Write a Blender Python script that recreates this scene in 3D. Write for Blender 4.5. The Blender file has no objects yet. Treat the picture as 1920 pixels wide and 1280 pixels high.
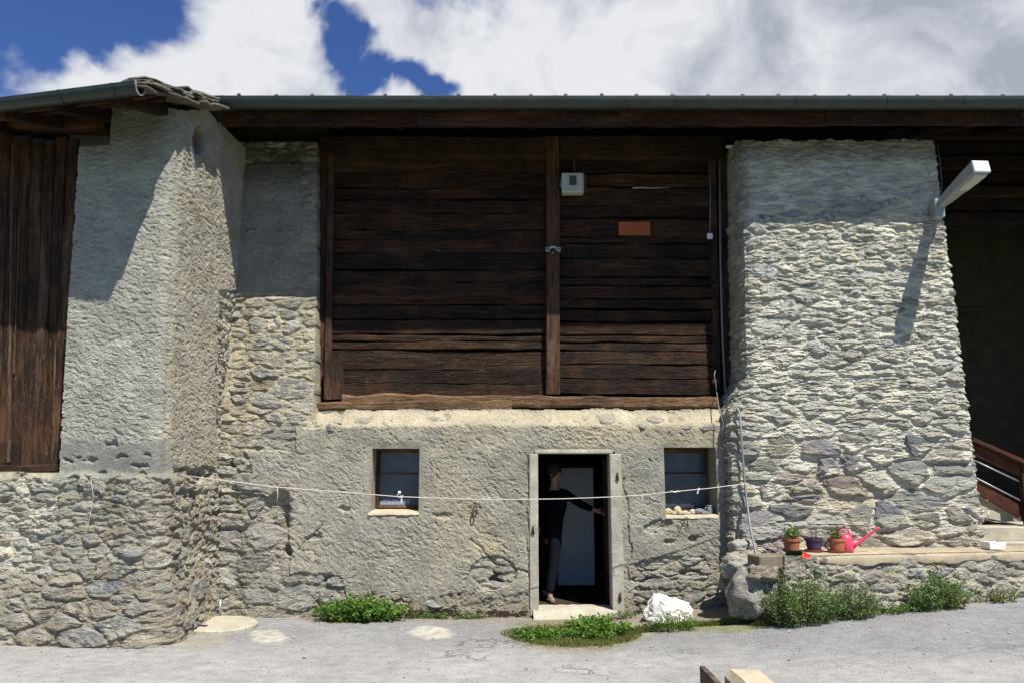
import bpy, bmesh, math, random
import numpy as np
from mathutils import Vector, Matrix, noise as mnoise
random.seed(7)
RNG = np.random.default_rng(11)
S = bpy.context.scene
C = bpy.context.collection
# ------------------------------------------------------------------ camera, world, sun, exposure
CZ = 1.75                      # eye height above the road
F = 1500.0                     # focal length in photograph pixels (1920 wide)
PITCH = math.radians(9.27)
cd = bpy.data.cameras.new('camera'); cam = bpy.data.objects.new('camera', cd); C.objects.link(cam)
cam.location = (0, 0, CZ); cam.rotation_euler = (math.pi/2 + PITCH, 0, 0)
cd.sensor_width = 36; cd.lens = 36*F/1920; cd.clip_start = 0.05; cd.clip_end = 2000
S.camera = cam
S.view_settings.view_transform = 'Standard'; S.view_settings.look = 'None'
S.view_settings.exposure = 0.60; S.view_settings.gamma = 1; S.view_settings.use_curve_mapping = False
L = Vector((-0.50, 0.80, -1.50)).normalized()        # direction the sunlight travels
sl = bpy.data.lights.new('sun', 'SUN'); sl.energy = 5.0; sl.angle = math.radians(0.5); sl.color = (1.0, 0.955, 0.87)
sun = bpy.data.objects.new('sun', sl); C.objects.link(sun)
sun.rotation_euler = L.to_track_quat('-Z', 'Y').to_euler(); sun.location = (10, -16, 30)
SUN_EL = math.asin(-L.z); SUN_ROT = math.atan2(-L.x, -L.y)

def pdir(px, py):
    a = (px-960)/F; b = (640-py)/F
    return np.array((a, math.cos(PITCH)-b*math.sin(PITCH), math.sin(PITCH)+b*math.cos(PITCH)))
def P(px, py, Y):
    d = pdir(px, py); k = Y/d[1]
    return Vector((d[0]*k, Y, CZ+d[2]*k))
def project(X, Y, Z):
    z = Z-CZ; c, s = math.cos(PITCH), math.sin(PITCH)
    dep = Y*c+z*s; up = -Y*s+z*c
    return 960+F*X/dep, 640-F*up/dep

def N(nt, typ, loc=(0, 0), **kw):
    n = nt.nodes.new(typ)
    for k, v in kw.items(): setattr(n, k, v)
    return n
def build_world():
    w = bpy.data.worlds.new('World'); S.world = w; w.use_nodes = True
    nt = w.node_tree; nt.nodes.clear(); lk = nt.links.new
    out = N(nt, 'ShaderNodeOutputWorld'); bg = N(nt, 'ShaderNodeBackground'); bg.inputs[1].default_value = 1.0
    sky = N(nt, 'ShaderNodeTexSky'); sky.sky_type = 'NISHITA'; sky.sun_disc = False
    sky.sun_elevation = SUN_EL; sky.sun_rotation = SUN_ROT; sky.altitude = 1500; sky.air_density = 1.0; sky.dust_density = 0.0; sky.ozone_density = 1.6
    tc = N(nt, 'ShaderNodeTexCoord')
    def math_(op, a, b=None, c=None, clamp=False):
        n = N(nt, 'ShaderNodeMath', operation=op); n.use_clamp = clamp
        for i, v in enumerate((a, b, c)):
            if v is None: continue
            if isinstance(v, (int, float)): n.inputs[i].default_value = v
            else: lk(v, n.inputs[i])
        return n.outputs[0]
    def noise(scale, detail, rough, off, dist=0.0, vec=None):
        m = N(nt, 'ShaderNodeMapping'); m.inputs['Location'].default_value = off; m.inputs['Scale'].default_value = (1, 1, 1.25)
        lk(vec or tc.outputs['Generated'], m.inputs[0])
        n = N(nt, 'ShaderNodeTexNoise'); n.inputs['Scale'].default_value = scale; n.inputs['Detail'].default_value = detail
        n.inputs['Roughness'].default_value = rough; n.inputs['Distortion'].default_value = dist
        lk(m.outputs[0], n.inputs['Vector']); return n.outputs['Fac']
    # soft openings in the cloud cover, each around a direction in the sky
    wn = N(nt, 'ShaderNodeTexNoise'); wn.inputs['Scale'].default_value = 9; wn.inputs['Detail'].default_value = 6
    lk(tc.outputs['Generated'], wn.inputs['Vector'])
    sub = N(nt, 'ShaderNodeVectorMath', operation='SUBTRACT'); lk(wn.outputs['Color'], sub.inputs[0]); sub.inputs[1].default_value = (.5, .5, .5)
    scl = N(nt, 'ShaderNodeVectorMath', operation='SCALE'); lk(sub.outputs[0], scl.inputs[0]); scl.inputs['Scale'].default_value = 0.15
    wv = N(nt, 'ShaderNodeVectorMath', operation='ADD'); lk(tc.outputs['Generated'], wv.inputs[0]); lk(scl.outputs[0], wv.inputs[1])
    holes = [((60, -20), .080, 1.0), ((200, 15), .060, 1.0), ((595, 40), .022, .62), ((655, 95), .034, .80), ((700, 150), .030, .85), ((620, 60), .024, .62), ((800, 152), .030, .85), ((845, 155), .020, .6), ((740, 150), .02, .55), ((-250, -120), .17, 1.0)]
    acc = None
    for (px, py), r, a in holes:
        d = pdir(px, py); d = d/np.linalg.norm(d)
        dn = N(nt, 'ShaderNodeVectorMath', operation='DISTANCE'); lk(wv.outputs[0], dn.inputs[0]); dn.inputs[1].default_value = tuple(d)
        q = math_('DIVIDE', dn.outputs['Value'], r); q = math_('POWER', q, 2.0); q = math_('MULTIPLY', q, -0.9); g = math_('EXPONENT', q); g = math_('MULTIPLY', g, a)
        acc = g if acc is None else math_('MAXIMUM', acc, g)
    # towards the sun's side the unseen cover is thinned to lower the fill light
    sx = N(nt, 'ShaderNodeSeparateXYZ'); lk(tc.outputs['Generated'], sx.inputs[0])
    back = math_('MULTIPLY_ADD', sx.outputs['Y'], -0.75, 0.42, clamp=True)
    n1 = noise(3.2, 9, .60, (2.1, 0.3, 5.2), .25)
    dens = math_('ADD', math_('MULTIPLY', math_('SUBTRACT', n1, .5), 2.6), .47)
    dens = math_('SUBTRACT', dens, math_('MULTIPLY', acc, .98))
    dens = math_('SUBTRACT', dens, back)
    mr = N(nt, 'ShaderNodeMapRange'); mr.interpolation_type = 'SMOOTHSTEP'; lk(dens, mr.inputs['Value']); mr.inputs['From Min'].default_value = -.06; mr.inputs['From Max'].default_value = .36
    n2 = noise(6.5, 8, .58, (7.7, 1.3, 2.2), .7)
    n3 = noise(1.9, 4, .5, (3.7, 4.3, 1.2), .0)
    sh = math_('ADD', math_('MULTIPLY', n2, .75), math_('MULTIPLY', n3, .45))
    # cloud to the right is thicker and greyer
    sh = math_('SUBTRACT', sh, math_('MULTIPLY', sx.outputs['X'], .20))
    cr = N(nt, 'ShaderNodeValToRGB'); lk(sh, cr.inputs[0])
    e = cr.color_ramp.elements; e[0].position = .45; e[0].color = (.265, .287, .33, 1); e[1].position = .66; e[1].color = (.535, .545, .565, 1)
    m1 = cr.color_ramp.elements.new(.54); m1.color = (.375, .395, .44, 1)
    skm = N(nt, 'ShaderNodeVectorMath', operation='MULTIPLY'); lk(sky.outputs[0], skm.inputs[0]); skm.inputs[1].default_value = (.038, .052, .082)
    mx = N(nt, 'ShaderNodeMix', data_type='RGBA'); lk(mr.outputs[0], mx.inputs['Factor']); lk(skm.outputs[0], mx.inputs['A']); lk(cr.outputs[0], mx.inputs['B'])
    lk(mx.outputs['Result'], bg.inputs[0]); lk(bg.outputs[0], out.inputs[0])
build_world()

# ------------------------------------------------------------------ numpy noise
def _h(ix, iy, seed):
    n = (ix.astype(np.int64)*374761393 + iy.astype(np.int64)*668265263 + seed*2147483647) & 0xffffffff
    n = ((n ^ (n >> 13))*1274126177) & 0xffffffff
    n = (n ^ (n >> 16)) & 0xffffffff
    n = (n*2246822519) & 0xffffffff
    return ((n ^ (n >> 15)) & 0xffffff)/float(0x1000000)
def perlin(x, y, seed=0):
    x0 = np.floor(x); y0 = np.floor(y); fx = x-x0; fy = y-y0
    u = fx*fx*fx*(fx*(fx*6-15)+10); v = fy*fy*fy*(fy*(fy*6-15)+10)
    def g(dx, dy):
        a = _h(x0+dx, y0+dy, seed)*2*np.pi
        return np.cos(a)*(fx-dx)+np.sin(a)*(fy-dy)
    a = g(0, 0); b = g(1, 0); c = g(0, 1); d = g(1, 1)
    return ((a+(b-a)*u)+((c+(d-c)*u)-(a+(b-a)*u))*v)*1.41
def fbm(x, y, octv=4, seed=0, gain=.5):
    t = 0; a = 1; s = 0
    for i in range(octv):
        t = t+a*perlin(x*2**i+i*17.3, y*2**i-i*9.1, seed+i*31); s += a; a *= gain
    return t/s
def sst(a, b, x):
    t = np.clip((x-a)/(b-a), 0, 1); return t*t*(3-2*t)
def flakes(x, y, seed=0):
    """overlapping flakes: height rises towards the lower rim of every cell and drops there"""
    x0 = np.floor(x); y0 = np.floor(y); best = np.full(x.shape, 9.0); val = np.zeros(x.shape); tone = np.zeros(x.shape)
    for dx in (-1, 0, 1):
        for dy in (-1, 0, 1):
            cx = x0+dx; cy = y0+dy
            jx = cx+_h(cx, cy, seed); jy = cy+_h(cx, cy, seed+5)
            d = (x-jx)**2+(y-jy)**2; r = _h(cx, cy, seed+9)
            v = (jy-y)*(.5+r)+(r-.5)*.8+(x-jx)*(_h(cx, cy, seed+13)-.5)*.7
            m = d < best; best = np.where(m, d, best); val = np.where(m, v, val); tone = np.where(m, r, tone)
    return val, tone
def rot(x, y, deg):
    a = math.radians(deg); return x*math.cos(a)+y*math.sin(a), -x*math.sin(a)+y*math.cos(a)
def ell(px, py, cx, cy, rx, ry, soft=.35):
    d = np.sqrt(((px-cx)/rx)**2+((py-cy)/ry)**2); return 1-sst(1-soft, 1+soft, d)
def boxm(px, py, x0, x1, y0, y1, s=14):
    return sst(x0-s, x0+s, px)*(1-sst(x1-s, x1+s, px))*sst(y0-s, y0+s, py)*(1-sst(y1-s, y1+s, py))

# ------------------------------------------------------------------ object helpers
def empty(name, loc, label, cat, group=None, rz=0):
    o = bpy.data.objects.new(name, None); C.objects.link(o); o.location = loc; o.rotation_euler = (0, 0, rz)
    o.empty_display_size = .1
    tag(o, label, cat, group); return o
def tag(o, label=None, cat=None, group=None, kind=None):
    if label: o['label'] = label
    if cat: o['category'] = cat
    if group: o['group'] = group
    if kind: o['kind'] = kind
    return o
def link(name, me, mat=None, parent=None, loc=None):
    o = bpy.data.objects.new(name, me); C.objects.link(o)
    if mat is not None and len(me.materials) == 0: me.materials.append(mat)
    if parent is not None:
        o.parent = parent
        w = Vector((0, 0, 0)); q = parent
        while q is not None: w += q.location; q = q.parent
        o.location = (Vector(loc) if loc is not None else Vector((0, 0, 0)))-w
    elif loc is not None: o.location = loc
    return o
def np_mesh(name, co, faces, col=None, smooth=True):
    """co (n,3); faces (m,4) or (m,3) arrays"""
    me = bpy.data.meshes.new(name); co = np.asarray(co, dtype=np.float32); faces = np.asarray(faces, dtype=np.int32)
    me.vertices.add(len(co)); me.vertices.foreach_set('co', co.ravel())
    m, k = faces.shape
    me.loops.add(m*k); me.loops.foreach_set('vertex_index', faces.ravel())
    me.polygons.add(m); me.polygons.foreach_set('loop_start', np.arange(m, dtype=np.int32)*k)
    me.polygons.foreach_set('loop_total', np.full(m, k, dtype=np.int32))
    me.polygons.foreach_set('use_smooth', np.full(m, smooth))
    me.update(calc_edges=True)
    if col is not None:
        at = me.color_attributes.new('tone', 'FLOAT_COLOR', 'POINT')
        c4 = np.ones((len(co), 4), dtype=np.float32); c4[:, :col.shape[1]] = col; at.data.foreach_set('color', c4.ravel())
    return me
def bm_mesh(name, bm, smooth=False, tone=None):
    me = bpy.data.meshes.new(name); bm.normal_update(); bm.to_mesh(me); bm.free()
    if smooth:
        for p in me.polygons: p.use_smooth = True
    if tone is not None:
        at = me.color_attributes.new('tone', 'FLOAT_COLOR', 'POINT')
        at.data.foreach_set('color', np.tile(np.array((*tone, 1.0), dtype=np.float32), len(me.vertices)))
    return me
def add_box(bm, c, d, rz=0, ry=0, rx=0, bev=0):
    g = bmesh.ops.create_cube(bm, size=1.0); vs = g['verts']
    for v in vs: v.co = Vector((v.co.x*d[0], v.co.y*d[1], v.co.z*d[2]))
    if bev:
        es = list({e for v in vs for e in v.link_edges})
        r = bmesh.ops.bevel(bm, geom=es, offset=bev, segments=1, affect='EDGES', profile=.5); vs = list({v for v in r['verts']} | {v for v in vs if v.is_valid})
    M = Matrix.Translation(c) @ Matrix.Rotation(rz, 4, 'Z') @ Matrix.Rotation(ry, 4, 'Y') @ Matrix.Rotation(rx, 4, 'X')
    for v in vs: v.co = M @ v.co
    return vs
def box_obj(name, c, d, mat, parent, bev=.004, rz=0, ry=0, rx=0, tone=None):
    bm = bmesh.new(); add_box(bm, (0, 0, 0), d, rz, ry, rx, bev)
    return link(name, bm_mesh(name, bm, tone=tone), mat, parent, c)
def add_tube(bm, pts, r, n=8, caps=True):
    pts = [Vector(p) for p in pts]; rings = []
    rr = r if isinstance(r, (list, tuple)) else [r]*len(pts)
    up = None
    for i, p in enumerate(pts):
        t = (pts[min(i+1, len(pts)-1)]-pts[max(i-1, 0)]).normalized()
        if up is None: up = t.orthogonal().normalized()
        up = (up-t*up.dot(t))
        up = up.normalized() if up.length > 1e-6 else t.orthogonal().normalized()
        b = t.cross(up)
        rings.append([bm.verts.new(p+(up*math.cos(2*math.pi*k/n)+b*math.sin(2*math.pi*k/n))*rr[i]) for k in range(n)])
    for a, b in zip(rings, rings[1:]):
        for k in range(n): bm.faces.new((a[k], a[(k+1) % n], b[(k+1) % n], b[k]))
    if caps: bm.faces.new(rings[0][::-1]); bm.faces.new(rings[-1])
def tube_obj(name, pts, r, mat, parent=None, n=8):
    o0 = Vector(pts[0]); bm = bmesh.new(); add_tube(bm, [Vector(p)-o0 for p in pts], r, n)
    return link(name, bm_mesh(name, bm, True), mat, parent, o0)
def add_lathe(bm, prof, c=(0, 0, 0), n=20):
    c = Vector(c); rings = []
    for r, z in prof:
        rings.append([bm.verts.new(c+Vector((r*math.cos(2*math.pi*k/n), r*math.sin(2*math.pi*k/n), z))) for k in range(n)])
    for a, b in zip(rings, rings[1:]):
        for k in range(n): bm.faces.new((a[k], a[(k+1) % n], b[(k+1) % n], b[k]))
    bm.faces.new(rings[0][::-1]); bm.faces.new(rings[-1])
def add_extrude(bm, prof, A, B, closed=True):
    """extrude a profile (list of (out, up)) along A->B; out is horizontal, to the right of A->B"""
    A = Vector(A); B = Vector(B); t = (B-A).normalized(); o = Vector((t.y, -t.x, 0)).normalized(); u = o.cross(t); u = -u if u.z < 0 else u
    ra = [bm.verts.new(A+o*p[0]+u*p[1]) for p in prof]; rb = [bm.verts.new(B+o*p[0]+u*p[1]) for p in prof]
    n = len(prof)
    for k in range(n if closed else n-1): bm.faces.new((ra[k], ra[(k+1) % n], rb[(k+1) % n], rb[k]))
    if closed: bm.faces.new(ra[::-1]); bm.faces.new(rb)

# ------------------------------------------------------------------ materials
class MB:
    def __init__(s, name):
        s.m = bpy.data.materials.new(name); s.m.use_nodes = True; s.nt = s.m.node_tree; s.nt.nodes.clear()
        s.out = s.nt.nodes.new('ShaderNodeOutputMaterial'); s.b = s.nt.nodes.new('ShaderNodeBsdfPrincipled'); s.nt.links.new(s.b.outputs[0], s.out.inputs[0])
    def n(s, t, **kw): return N(s.nt, t, **kw)
    def l(s, a, b): s.nt.links.new(a, b)
    def put(s, sock, v):
        if isinstance(v, (int, float, tuple, list)):
            if isinstance(v, (tuple, list)) and len(v) == 3 and len(getattr(sock, 'default_value', ())) == 4: v = (*v, 1)
            sock.default_value = v
        else: s.l(v, sock)
    def coord(s, kind='Object', scale=(1, 1, 1), rnd=False, rotv=(0, 0, 0)):
        if kind == 'World': g = s.n('ShaderNodeNewGeometry'); o = g.outputs['Position']
        else: o = s.n('ShaderNodeTexCoord').outputs[kind]
        if rnd:
            oi = s.n('ShaderNodeObjectInfo'); k = s.n('ShaderNodeMath', operation='MULTIPLY'); s.l(oi.outputs['Random'], k.inputs[0]); k.inputs[1].default_value = 37.0
            a = s.n('ShaderNodeVectorMath', operation='ADD'); s.l(o, a.inputs[0]); s.l(k.outputs[0], a.inputs[1]); o = a.outputs[0]
        m = s.n('ShaderNodeMapping'); m.inputs['Scale'].default_value = scale; m.inputs['Rotation'].default_value = rotv; s.l(o, m.inputs[0]); return m.outputs[0]
    def noise(s, v, scale, detail=5, rough=.55, dist=0):
        n = s.n('ShaderNodeTexNoise'); s.l(v, n.inputs['Vector']); n.inputs['Scale'].default_value = scale; n.inputs['Detail'].default_value = detail
        n.inputs['Roughness'].default_value = rough; n.inputs['Distortion'].default_value = dist; return n.outputs['Fac']
    def ramp(s, v, stops):
        r = s.n('ShaderNodeValToRGB'); s.l(v, r.inputs[0]); e = r.color_ramp.elements
        while len(e) < len(stops): e.new(.5)
        for i, (p, c) in enumerate(stops):
            e[i].position = p; e[i].color = (*c, 1) if isinstance(c, tuple) else (c, c, c, 1)
        return r.outputs[0]
    def mix(s, f, a, b, mode='MIX'):
        m = s.n('ShaderNodeMix', data_type='RGBA', blend_type=mode); s.put(m.inputs['Factor'], f); s.put(m.inputs['A'], a); s.put(m.inputs['B'], b); return m.outputs['Result']
    def math(s, op, a, b=None, clamp=False):
        m = s.n('ShaderNodeMath', operation=op); m.use_clamp = clamp; s.put(m.inputs[0], a)
        if b is not None: s.put(m.inputs[1], b)
        return m.outputs[0]
    def attr(s, name='tone'): return s.n('ShaderNodeAttribute', attribute_name=name)
    def bump(s, h, strength=.5, dist=.01, nrm=None):
        b = s.n('ShaderNodeBump'); s.l(h, b.inputs['Height']); b.inputs['Strength'].default_value = strength; b.inputs['Distance'].default_value = dist
        if nrm is not None: s.l(nrm, b.inputs['Normal'])
        return b.outputs[0]
    def fin(s, col=None, rough=.9, nrm=None, metal=0, spec=.3):
        if col is not None: s.put(s.b.inputs['Base Color'], col)
        s.put(s.b.inputs['Roughness'], rough); s.b.inputs['Metallic'].default_value = metal; s.b.inputs['Specular IOR Level'].default_value = spec
        if nrm is not None: s.l(nrm, s.b.inputs['Normal'])
        return s.m
MAT = {}
def mat_wall():
    b = MB('lime_plaster'); v = b.coord('World'); a = b.attr().outputs['Color']
    n1 = b.noise(v, 3.0, 6, .6); n2 = b.noise(v, 30, 9, .7, .4); n3 = b.noise(v, 160, 3, .6)
    c = b.mix(.85, a, b.ramp(n1, [(.3, .72), (.7, 1.22)]), 'MULTIPLY')
    c = b.mix(.8, c, b.ramp(n2, [(.3, .66), (.55, 1.0), (.72, 1.3)]), 'MULTIPLY')
    c = b.mix(.5, c, b.ramp(n3, [(.32, .62), (.65, 1.25)]), 'MULTIPLY')
    h = b.math('ADD', b.math('MULTIPLY', n2, 1.0), b.math('MULTIPLY', n3, .45))
    return b.fin(c, .95, b.bump(h, 1.0, .02), spec=.12)
def mat_stone(name, lime=0.0, limecol=(.52, .515, .46)):
    b = MB(name); v = b.coord('World'); vs = b.coord('World', (1, 1, 3.2), rotv=(0, .16, 0)); a = b.attr().outputs['Color']
    n0 = b.noise(vs, 8, 9, .66, 1.4); n1 = b.noise(v, 5, 5, .6); n2 = b.noise(v, 60, 5, .65); n3 = b.noise(v, 14, 6, .7, .6)
    c = b.mix(.6, a, b.ramp(n0, [(.3, .66), (.52, 1.0), (.7, 1.35)]), 'MULTIPLY')
    c = b.mix(.7, c, b.ramp(n2, [(.3, .65), (.7, 1.3)]), 'MULTIPLY')
    f = b.ramp(n1, [(.52, 0.0), (.66, 1.0)])
    c = b.mix(b.math('MULTIPLY', f, .35), c, (.34, .31, .235))
    if lime:
        t = .62-.14*lime
        lf = b.ramp(n3, [(t-.04, 0.0), (t+.04, 1.0)])
        c = b.mix(b.math('MULTIPLY', lf, .9), c, b.mix(.6, limecol, b.ramp(n2, [(.3, .75), (.7, 1.2)]), 'MULTIPLY'))
    h = b.math('ADD', b.math('MULTIPLY', n0, 1.6), b.math('MULTIPLY', n2, .6))
    return b.fin(c, .9, b.bump(h, .9, .03), spec=.2)
def mat_wood(name, axis='X', base=(.050, .030, .020), light=(.13, .085, .055), grey=(.12, .11, .10), greyf=.25, red=.0):
    sc = {'X': (1.0, 16, 16), 'Z': (16, 16, 1.0), 'Y': (16, 1.0, 16)}[axis]
    b = MB(name); v = b.coord('Object', sc, rnd=True); vl = b.coord('Object', tuple(.3*q if q > 1 else q*.6 for q in sc), rnd=True); vo = b.coord('Object', (1, 1, 1), rnd=True)
    n0 = b.noise(v, 2.2, 8, .65, 1.2); n1 = b.noise(vl, 1.3, 5, .6, .6); n2 = b.noise(v, 9, 5, .7, .3); kn = b.noise(vo, 3.1, 2, .5)
    oi = b.n('ShaderNodeObjectInfo').outputs['Random']
    c = b.mix(b.ramp(n0, [(.42, 0.0), (.70, 1.0)]), base, light)
    c = b.mix(b.math('MULTIPLY', b.ramp(n1, [(.52, 0.0), (.68, 1.0)]), greyf), c, grey)
    c = b.mix(.75, c, b.ramp(n2, [(.3, .55), (.6, 1.15), (.75, 1.7)]), 'MULTIPLY')
    c = b.mix(1.0, c, b.ramp(oi, [(0, (.55, .50, .47)), (.35, (.95, .92, .90)), (.6, (.75, .60, .52)), (.8, (1.25, 1.05, .85)), (1, (1.7, 1.3, 1.0))]), 'MULTIPLY')
    c = b.mix(b.math('MULTIPLY', b.ramp(kn, [(.62, 0.0), (.72, 1.0)]), .45), c, (.10, .035, .015) if red else (.05, .025, .012))
    vs_ = b.coord('Object', tuple(q*.9 if q > 1 else 2.2 for q in sc), rnd=True)
    sc1 = b.ramp(b.noise(vs_, 1.9, 6, .72, 1.6), [(.60, 0.0), (.68, 1.0)]); pt = b.noise(vo, 1.6, 5, .65, .4)
    c = b.mix(b.math('MULTIPLY', sc1, .55), c, tuple(min(1, q*1.5) for q in grey))
    c = b.mix(b.math('MULTIPLY', b.ramp(pt, [(.50, 0.0), (.66, 1.0)]), .6), c, tuple(q*r_ for q, r_ in zip(light, (1.25, 1.0, .8))))
    c = b.mix(b.math('MULTIPLY', b.ramp(pt, [(.34, 1.0), (.46, 0.0)]), .6), c, tuple(q*.7 for q in base))
    cr = b.ramp(b.noise(v, 3.3, 3, .5, .8), [(.462, 1.0), (.492, 0.0), (.522, 1.0)])
    h = b.math('ADD', b.math('MULTIPLY', n0, 1.0), b.math('MULTIPLY', n2, .7)); h = b.math('ADD', h, b.math('MULTIPLY', cr, .8))
    c = b.mix(b.math('MULTIPLY', b.ramp(cr, [(0, 1.0), (.3, 0.0)]), .7), c, (.006, .004, .003))
    return b.fin(c, .82, b.bump(h, 1.0, .016), spec=.25)
def mat_flat(name, col, rough=.6, metal=0, spec=.4, var=.25, scale=12, bump=.15, coat=0):
    b = MB(name); v = b.coord('Object', rnd=True); n = b.noise(v, scale, 6, .6); n2 = b.noise(v, scale*9, 3, .6)
    c = b.mix(var, col, b.ramp(n, [(.3, .45), (.7, 1.45)]), 'MULTIPLY'); c = b.mix(var*.6, c, b.ramp(n2, [(.3, .5), (.7, 1.4)]), 'MULTIPLY')
    m = b.fin(c, rough, b.bump(b.math('ADD', n, n2), bump, .004), metal, spec)
    if coat: b.b.inputs['Coat Weight'].default_value = coat
    return m
def mat_concrete(name, col, var=.5):
    b = MB(name); v = b.coord('World'); n = b.noise(v, 4, 6, .65); n2 = b.noise(v, 55, 5, .7); n3 = b.noise(v, 17, 5, .65, .5)
    c = b.mix(var, col, b.ramp(n, [(.3, .55), (.7, 1.35)]), 'MULTIPLY'); c = b.mix(var, c, b.ramp(n2, [(.3, .62), (.7, 1.3)]), 'MULTIPLY')
    c = b.mix(b.math('MULTIPLY', b.ramp(n3, [(.56, 0.0), (.68, 1.0)]), .45), c, tuple(q*.55 for q in col))
    return b.fin(c, .93, b.bump(b.math('ADD', n2, n3), .6, .008), spec=.15)
def mat_leaf(name, var=1):
    b = MB(name); a = b.attr().outputs['Color']; v = b.coord('World'); n = b.noise(v, 30, 3, .5)
    c = b.mix(.5, a, b.ramp(n, [(.3, .6), (.7, 1.35)]), 'MULTIPLY')
    m = b.fin(c, .55, None, spec=.3)
    tr = b.n('ShaderNodeBsdfTranslucent'); b.l(b.mix(1, c, (1.1, 1.25, .5), 'MULTIPLY'), tr.inputs[0]); ms = b.n('ShaderNodeMixShader'); ms.inputs[0].default_value = .38
    b.l(b.b.outputs[0], ms.inputs[1]); b.l(tr.outputs[0], ms.inputs[2]); b.l(ms.outputs[0], b.out.inputs[0]); return m
def mat_asphalt():
    b = MB('worn_asphalt'); v = b.coord('World'); att = b.attr(); a = att.outputs['Color']; crackm = att.outputs['Alpha']
    n0 = b.noise(v, .9, 6, .6, .4); n1 = b.noise(v, 7, 6, .65); n2 = b.noise(v, 90, 4, .7)
    vo = b.n('ShaderNodeTexVoronoi'); b.l(v, vo.inputs['Vector']); vo.inputs['Scale'].default_value = 75; vo.inputs['Randomness'].default_value = 1
    sp = b.ramp(vo.outputs['Color'], [(.62, 0.0), (.80, 1.0)])
    vo2 = b.n('ShaderNodeTexVoronoi'); b.l(v, vo2.inputs['Vector']); vo2.inputs['Scale'].default_value = 24
    big = b.math('MULTIPLY', b.ramp(vo2.outputs['Distance'], [(.10, 1.0), (.17, 0.0)]), b.ramp(b.noise(v, 5.3, 4), [(.50, 0.0), (.60, 1.0)]))
    c = b.mix(.8, a, b.ramp(n0, [(.3, .80), (.7, 1.16)]), 'MULTIPLY')
    c = b.mix(.7, c, b.ramp(n1, [(.3, .74), (.7, 1.22)]), 'MULTIPLY')
    c = b.mix(.9, c, b.ramp(n2, [(.3, .62), (.7, 1.35)]), 'MULTIPLY')
    c = b.mix(b.math('MULTIPLY', sp, .33), c, (.42, .42, .40))
    c = b.mix(b.math('MULTIPLY', big, .7), c, (.52, .51, .47))
    # cracks: cell borders bent by noise, only where the surface has broken up
    nz = b.n('ShaderNodeTexNoise'); b.l(v, nz.inputs['Vector']); nz.inputs['Scale'].default_value = 2.2; nz.inputs['Detail'].default_value = 6
    sc = b.n('ShaderNodeVectorMath', operation='SCALE'); b.l(nz.outputs['Color'], sc.inputs[0]); sc.inputs['Scale'].default_value = .8
    ad = b.n('ShaderNodeVectorMath', operation='ADD'); b.l(v, ad.inputs[0]); b.l(sc.outputs[0], ad.inputs[1])
    cks = []
    for s_, w in ((1.0, .012), (3.4, .018)):
        vc = b.n('ShaderNodeTexVoronoi', feature='DISTANCE_TO_EDGE'); b.l(ad.outputs[0], vc.inputs['Vector']); vc.inputs['Scale'].default_value = s_
        cks.append(b.ramp(vc.outputs['Distance'], [(w*.6, 1.0), (w*1.9, 0.0)]))
    ck = b.math('MAXIMUM', b.math('MULTIPLY', cks[0], .8), b.math('MULTIPLY', cks[1], b.ramp(b.noise(v, 1.1, 3), [(.47, 0.0), (.56, 1.0)])))
    ck = b.math('MULTIPLY', ck, crackm, True)
    c = b.mix(b.math('MULTIPLY', ck, .85), c, (.045, .042, .035))
    h = b.math('SUBTRACT', b.math('ADD', n2, b.math('MULTIPLY', sp, .5)), b.math('MULTIPLY', ck, 2.0))
    return b.fin(c, .9, b.bump(h, .6, .008), spec=.2)
def mat_glass():
    b = MB('bluish_pane'); v = b.coord('World'); n = b.noise(v, 2.5, 5, .6, .5); n2 = b.noise(v, 30, 4, .6)
    c = b.mix(b.ramp(n, [(.4, 0.0), (.7, 1.0)]), (.042, .052, .075), (.085, .098, .125))  # bluish grey base colour with paler uneven patches
    c = b.mix(.4, c, b.ramp(n2, [(.3, .6), (.7, 1.3)]), 'MULTIPLY')
    return b.fin(c, b.ramp(n2, [(.3, .12), (.7, .3)]), b.bump(n, .08, .01), spec=.5)
MAT['wall'] = mat_wall()
MAT['stone'] = mat_stone('schist_stone')
MAT['limed'] = mat_stone('limewashed_stone', 1.0)
MAT['smeared'] = mat_stone('mortar_smeared_stone', .6, (.38, .355, .29))
MAT['ledge'] = mat_concrete('sandy_ledge', (.40, .335, .23), .6)
MAT['soilstone'] = mat_concrete('brown_block', (.20, .17, .125), .5)
MAT['board'] = mat_wood('weathered_board', 'X', (.011, .0055, .0034), (.080, .042, .021), (.115, .09, .065), .38)
MAT['plank'] = mat_wood('vertical_plank', 'Z', (.028, .014, .009), (.13, .07, .035), (.26, .18, .105), .55, .1)
MAT['beamX'] = mat_wood('old_beam', 'X', (.030, .016, .009), (.09, .052, .028), (.11, .092, .07), .3)
MAT['sillbeam'] = mat_wood('weathered_sill', 'X', (.075, .050, .032), (.20, .145, .095), (.24, .20, .155), .6)
MAT['beamZ'] = mat_wood('old_post', 'Z', (.045, .026, .018), (.13, .078, .05), (.15, .12, .10), .4)
MAT['beamY'] = mat_wood('rafter_wood', 'Y', (.022, .012, .008), (.06, .033, .018), (.10, .08, .06), .2)
MAT['fascia'] = mat_wood('fascia_wood', 'X', (.036, .013, .007), (.10, .038, .019), (.22, .14, .09), .35)
MAT['greywood'] = mat_wood('grey_wood', 'Y', (.16, .13, .11), (.30, .26, .23), (.34, .32, .30), .5)
MAT['frame'] = mat_wood('window_wood', 'X', (.13, .078, .042), (.26, .17, .095), (.20, .15, .10), .3)
MAT['frameZ'] = mat_wood('window_wood_upright', 'Z', (.10, .055, .028), (.22, .13, .07), (.20, .15, .10), .3)
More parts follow.
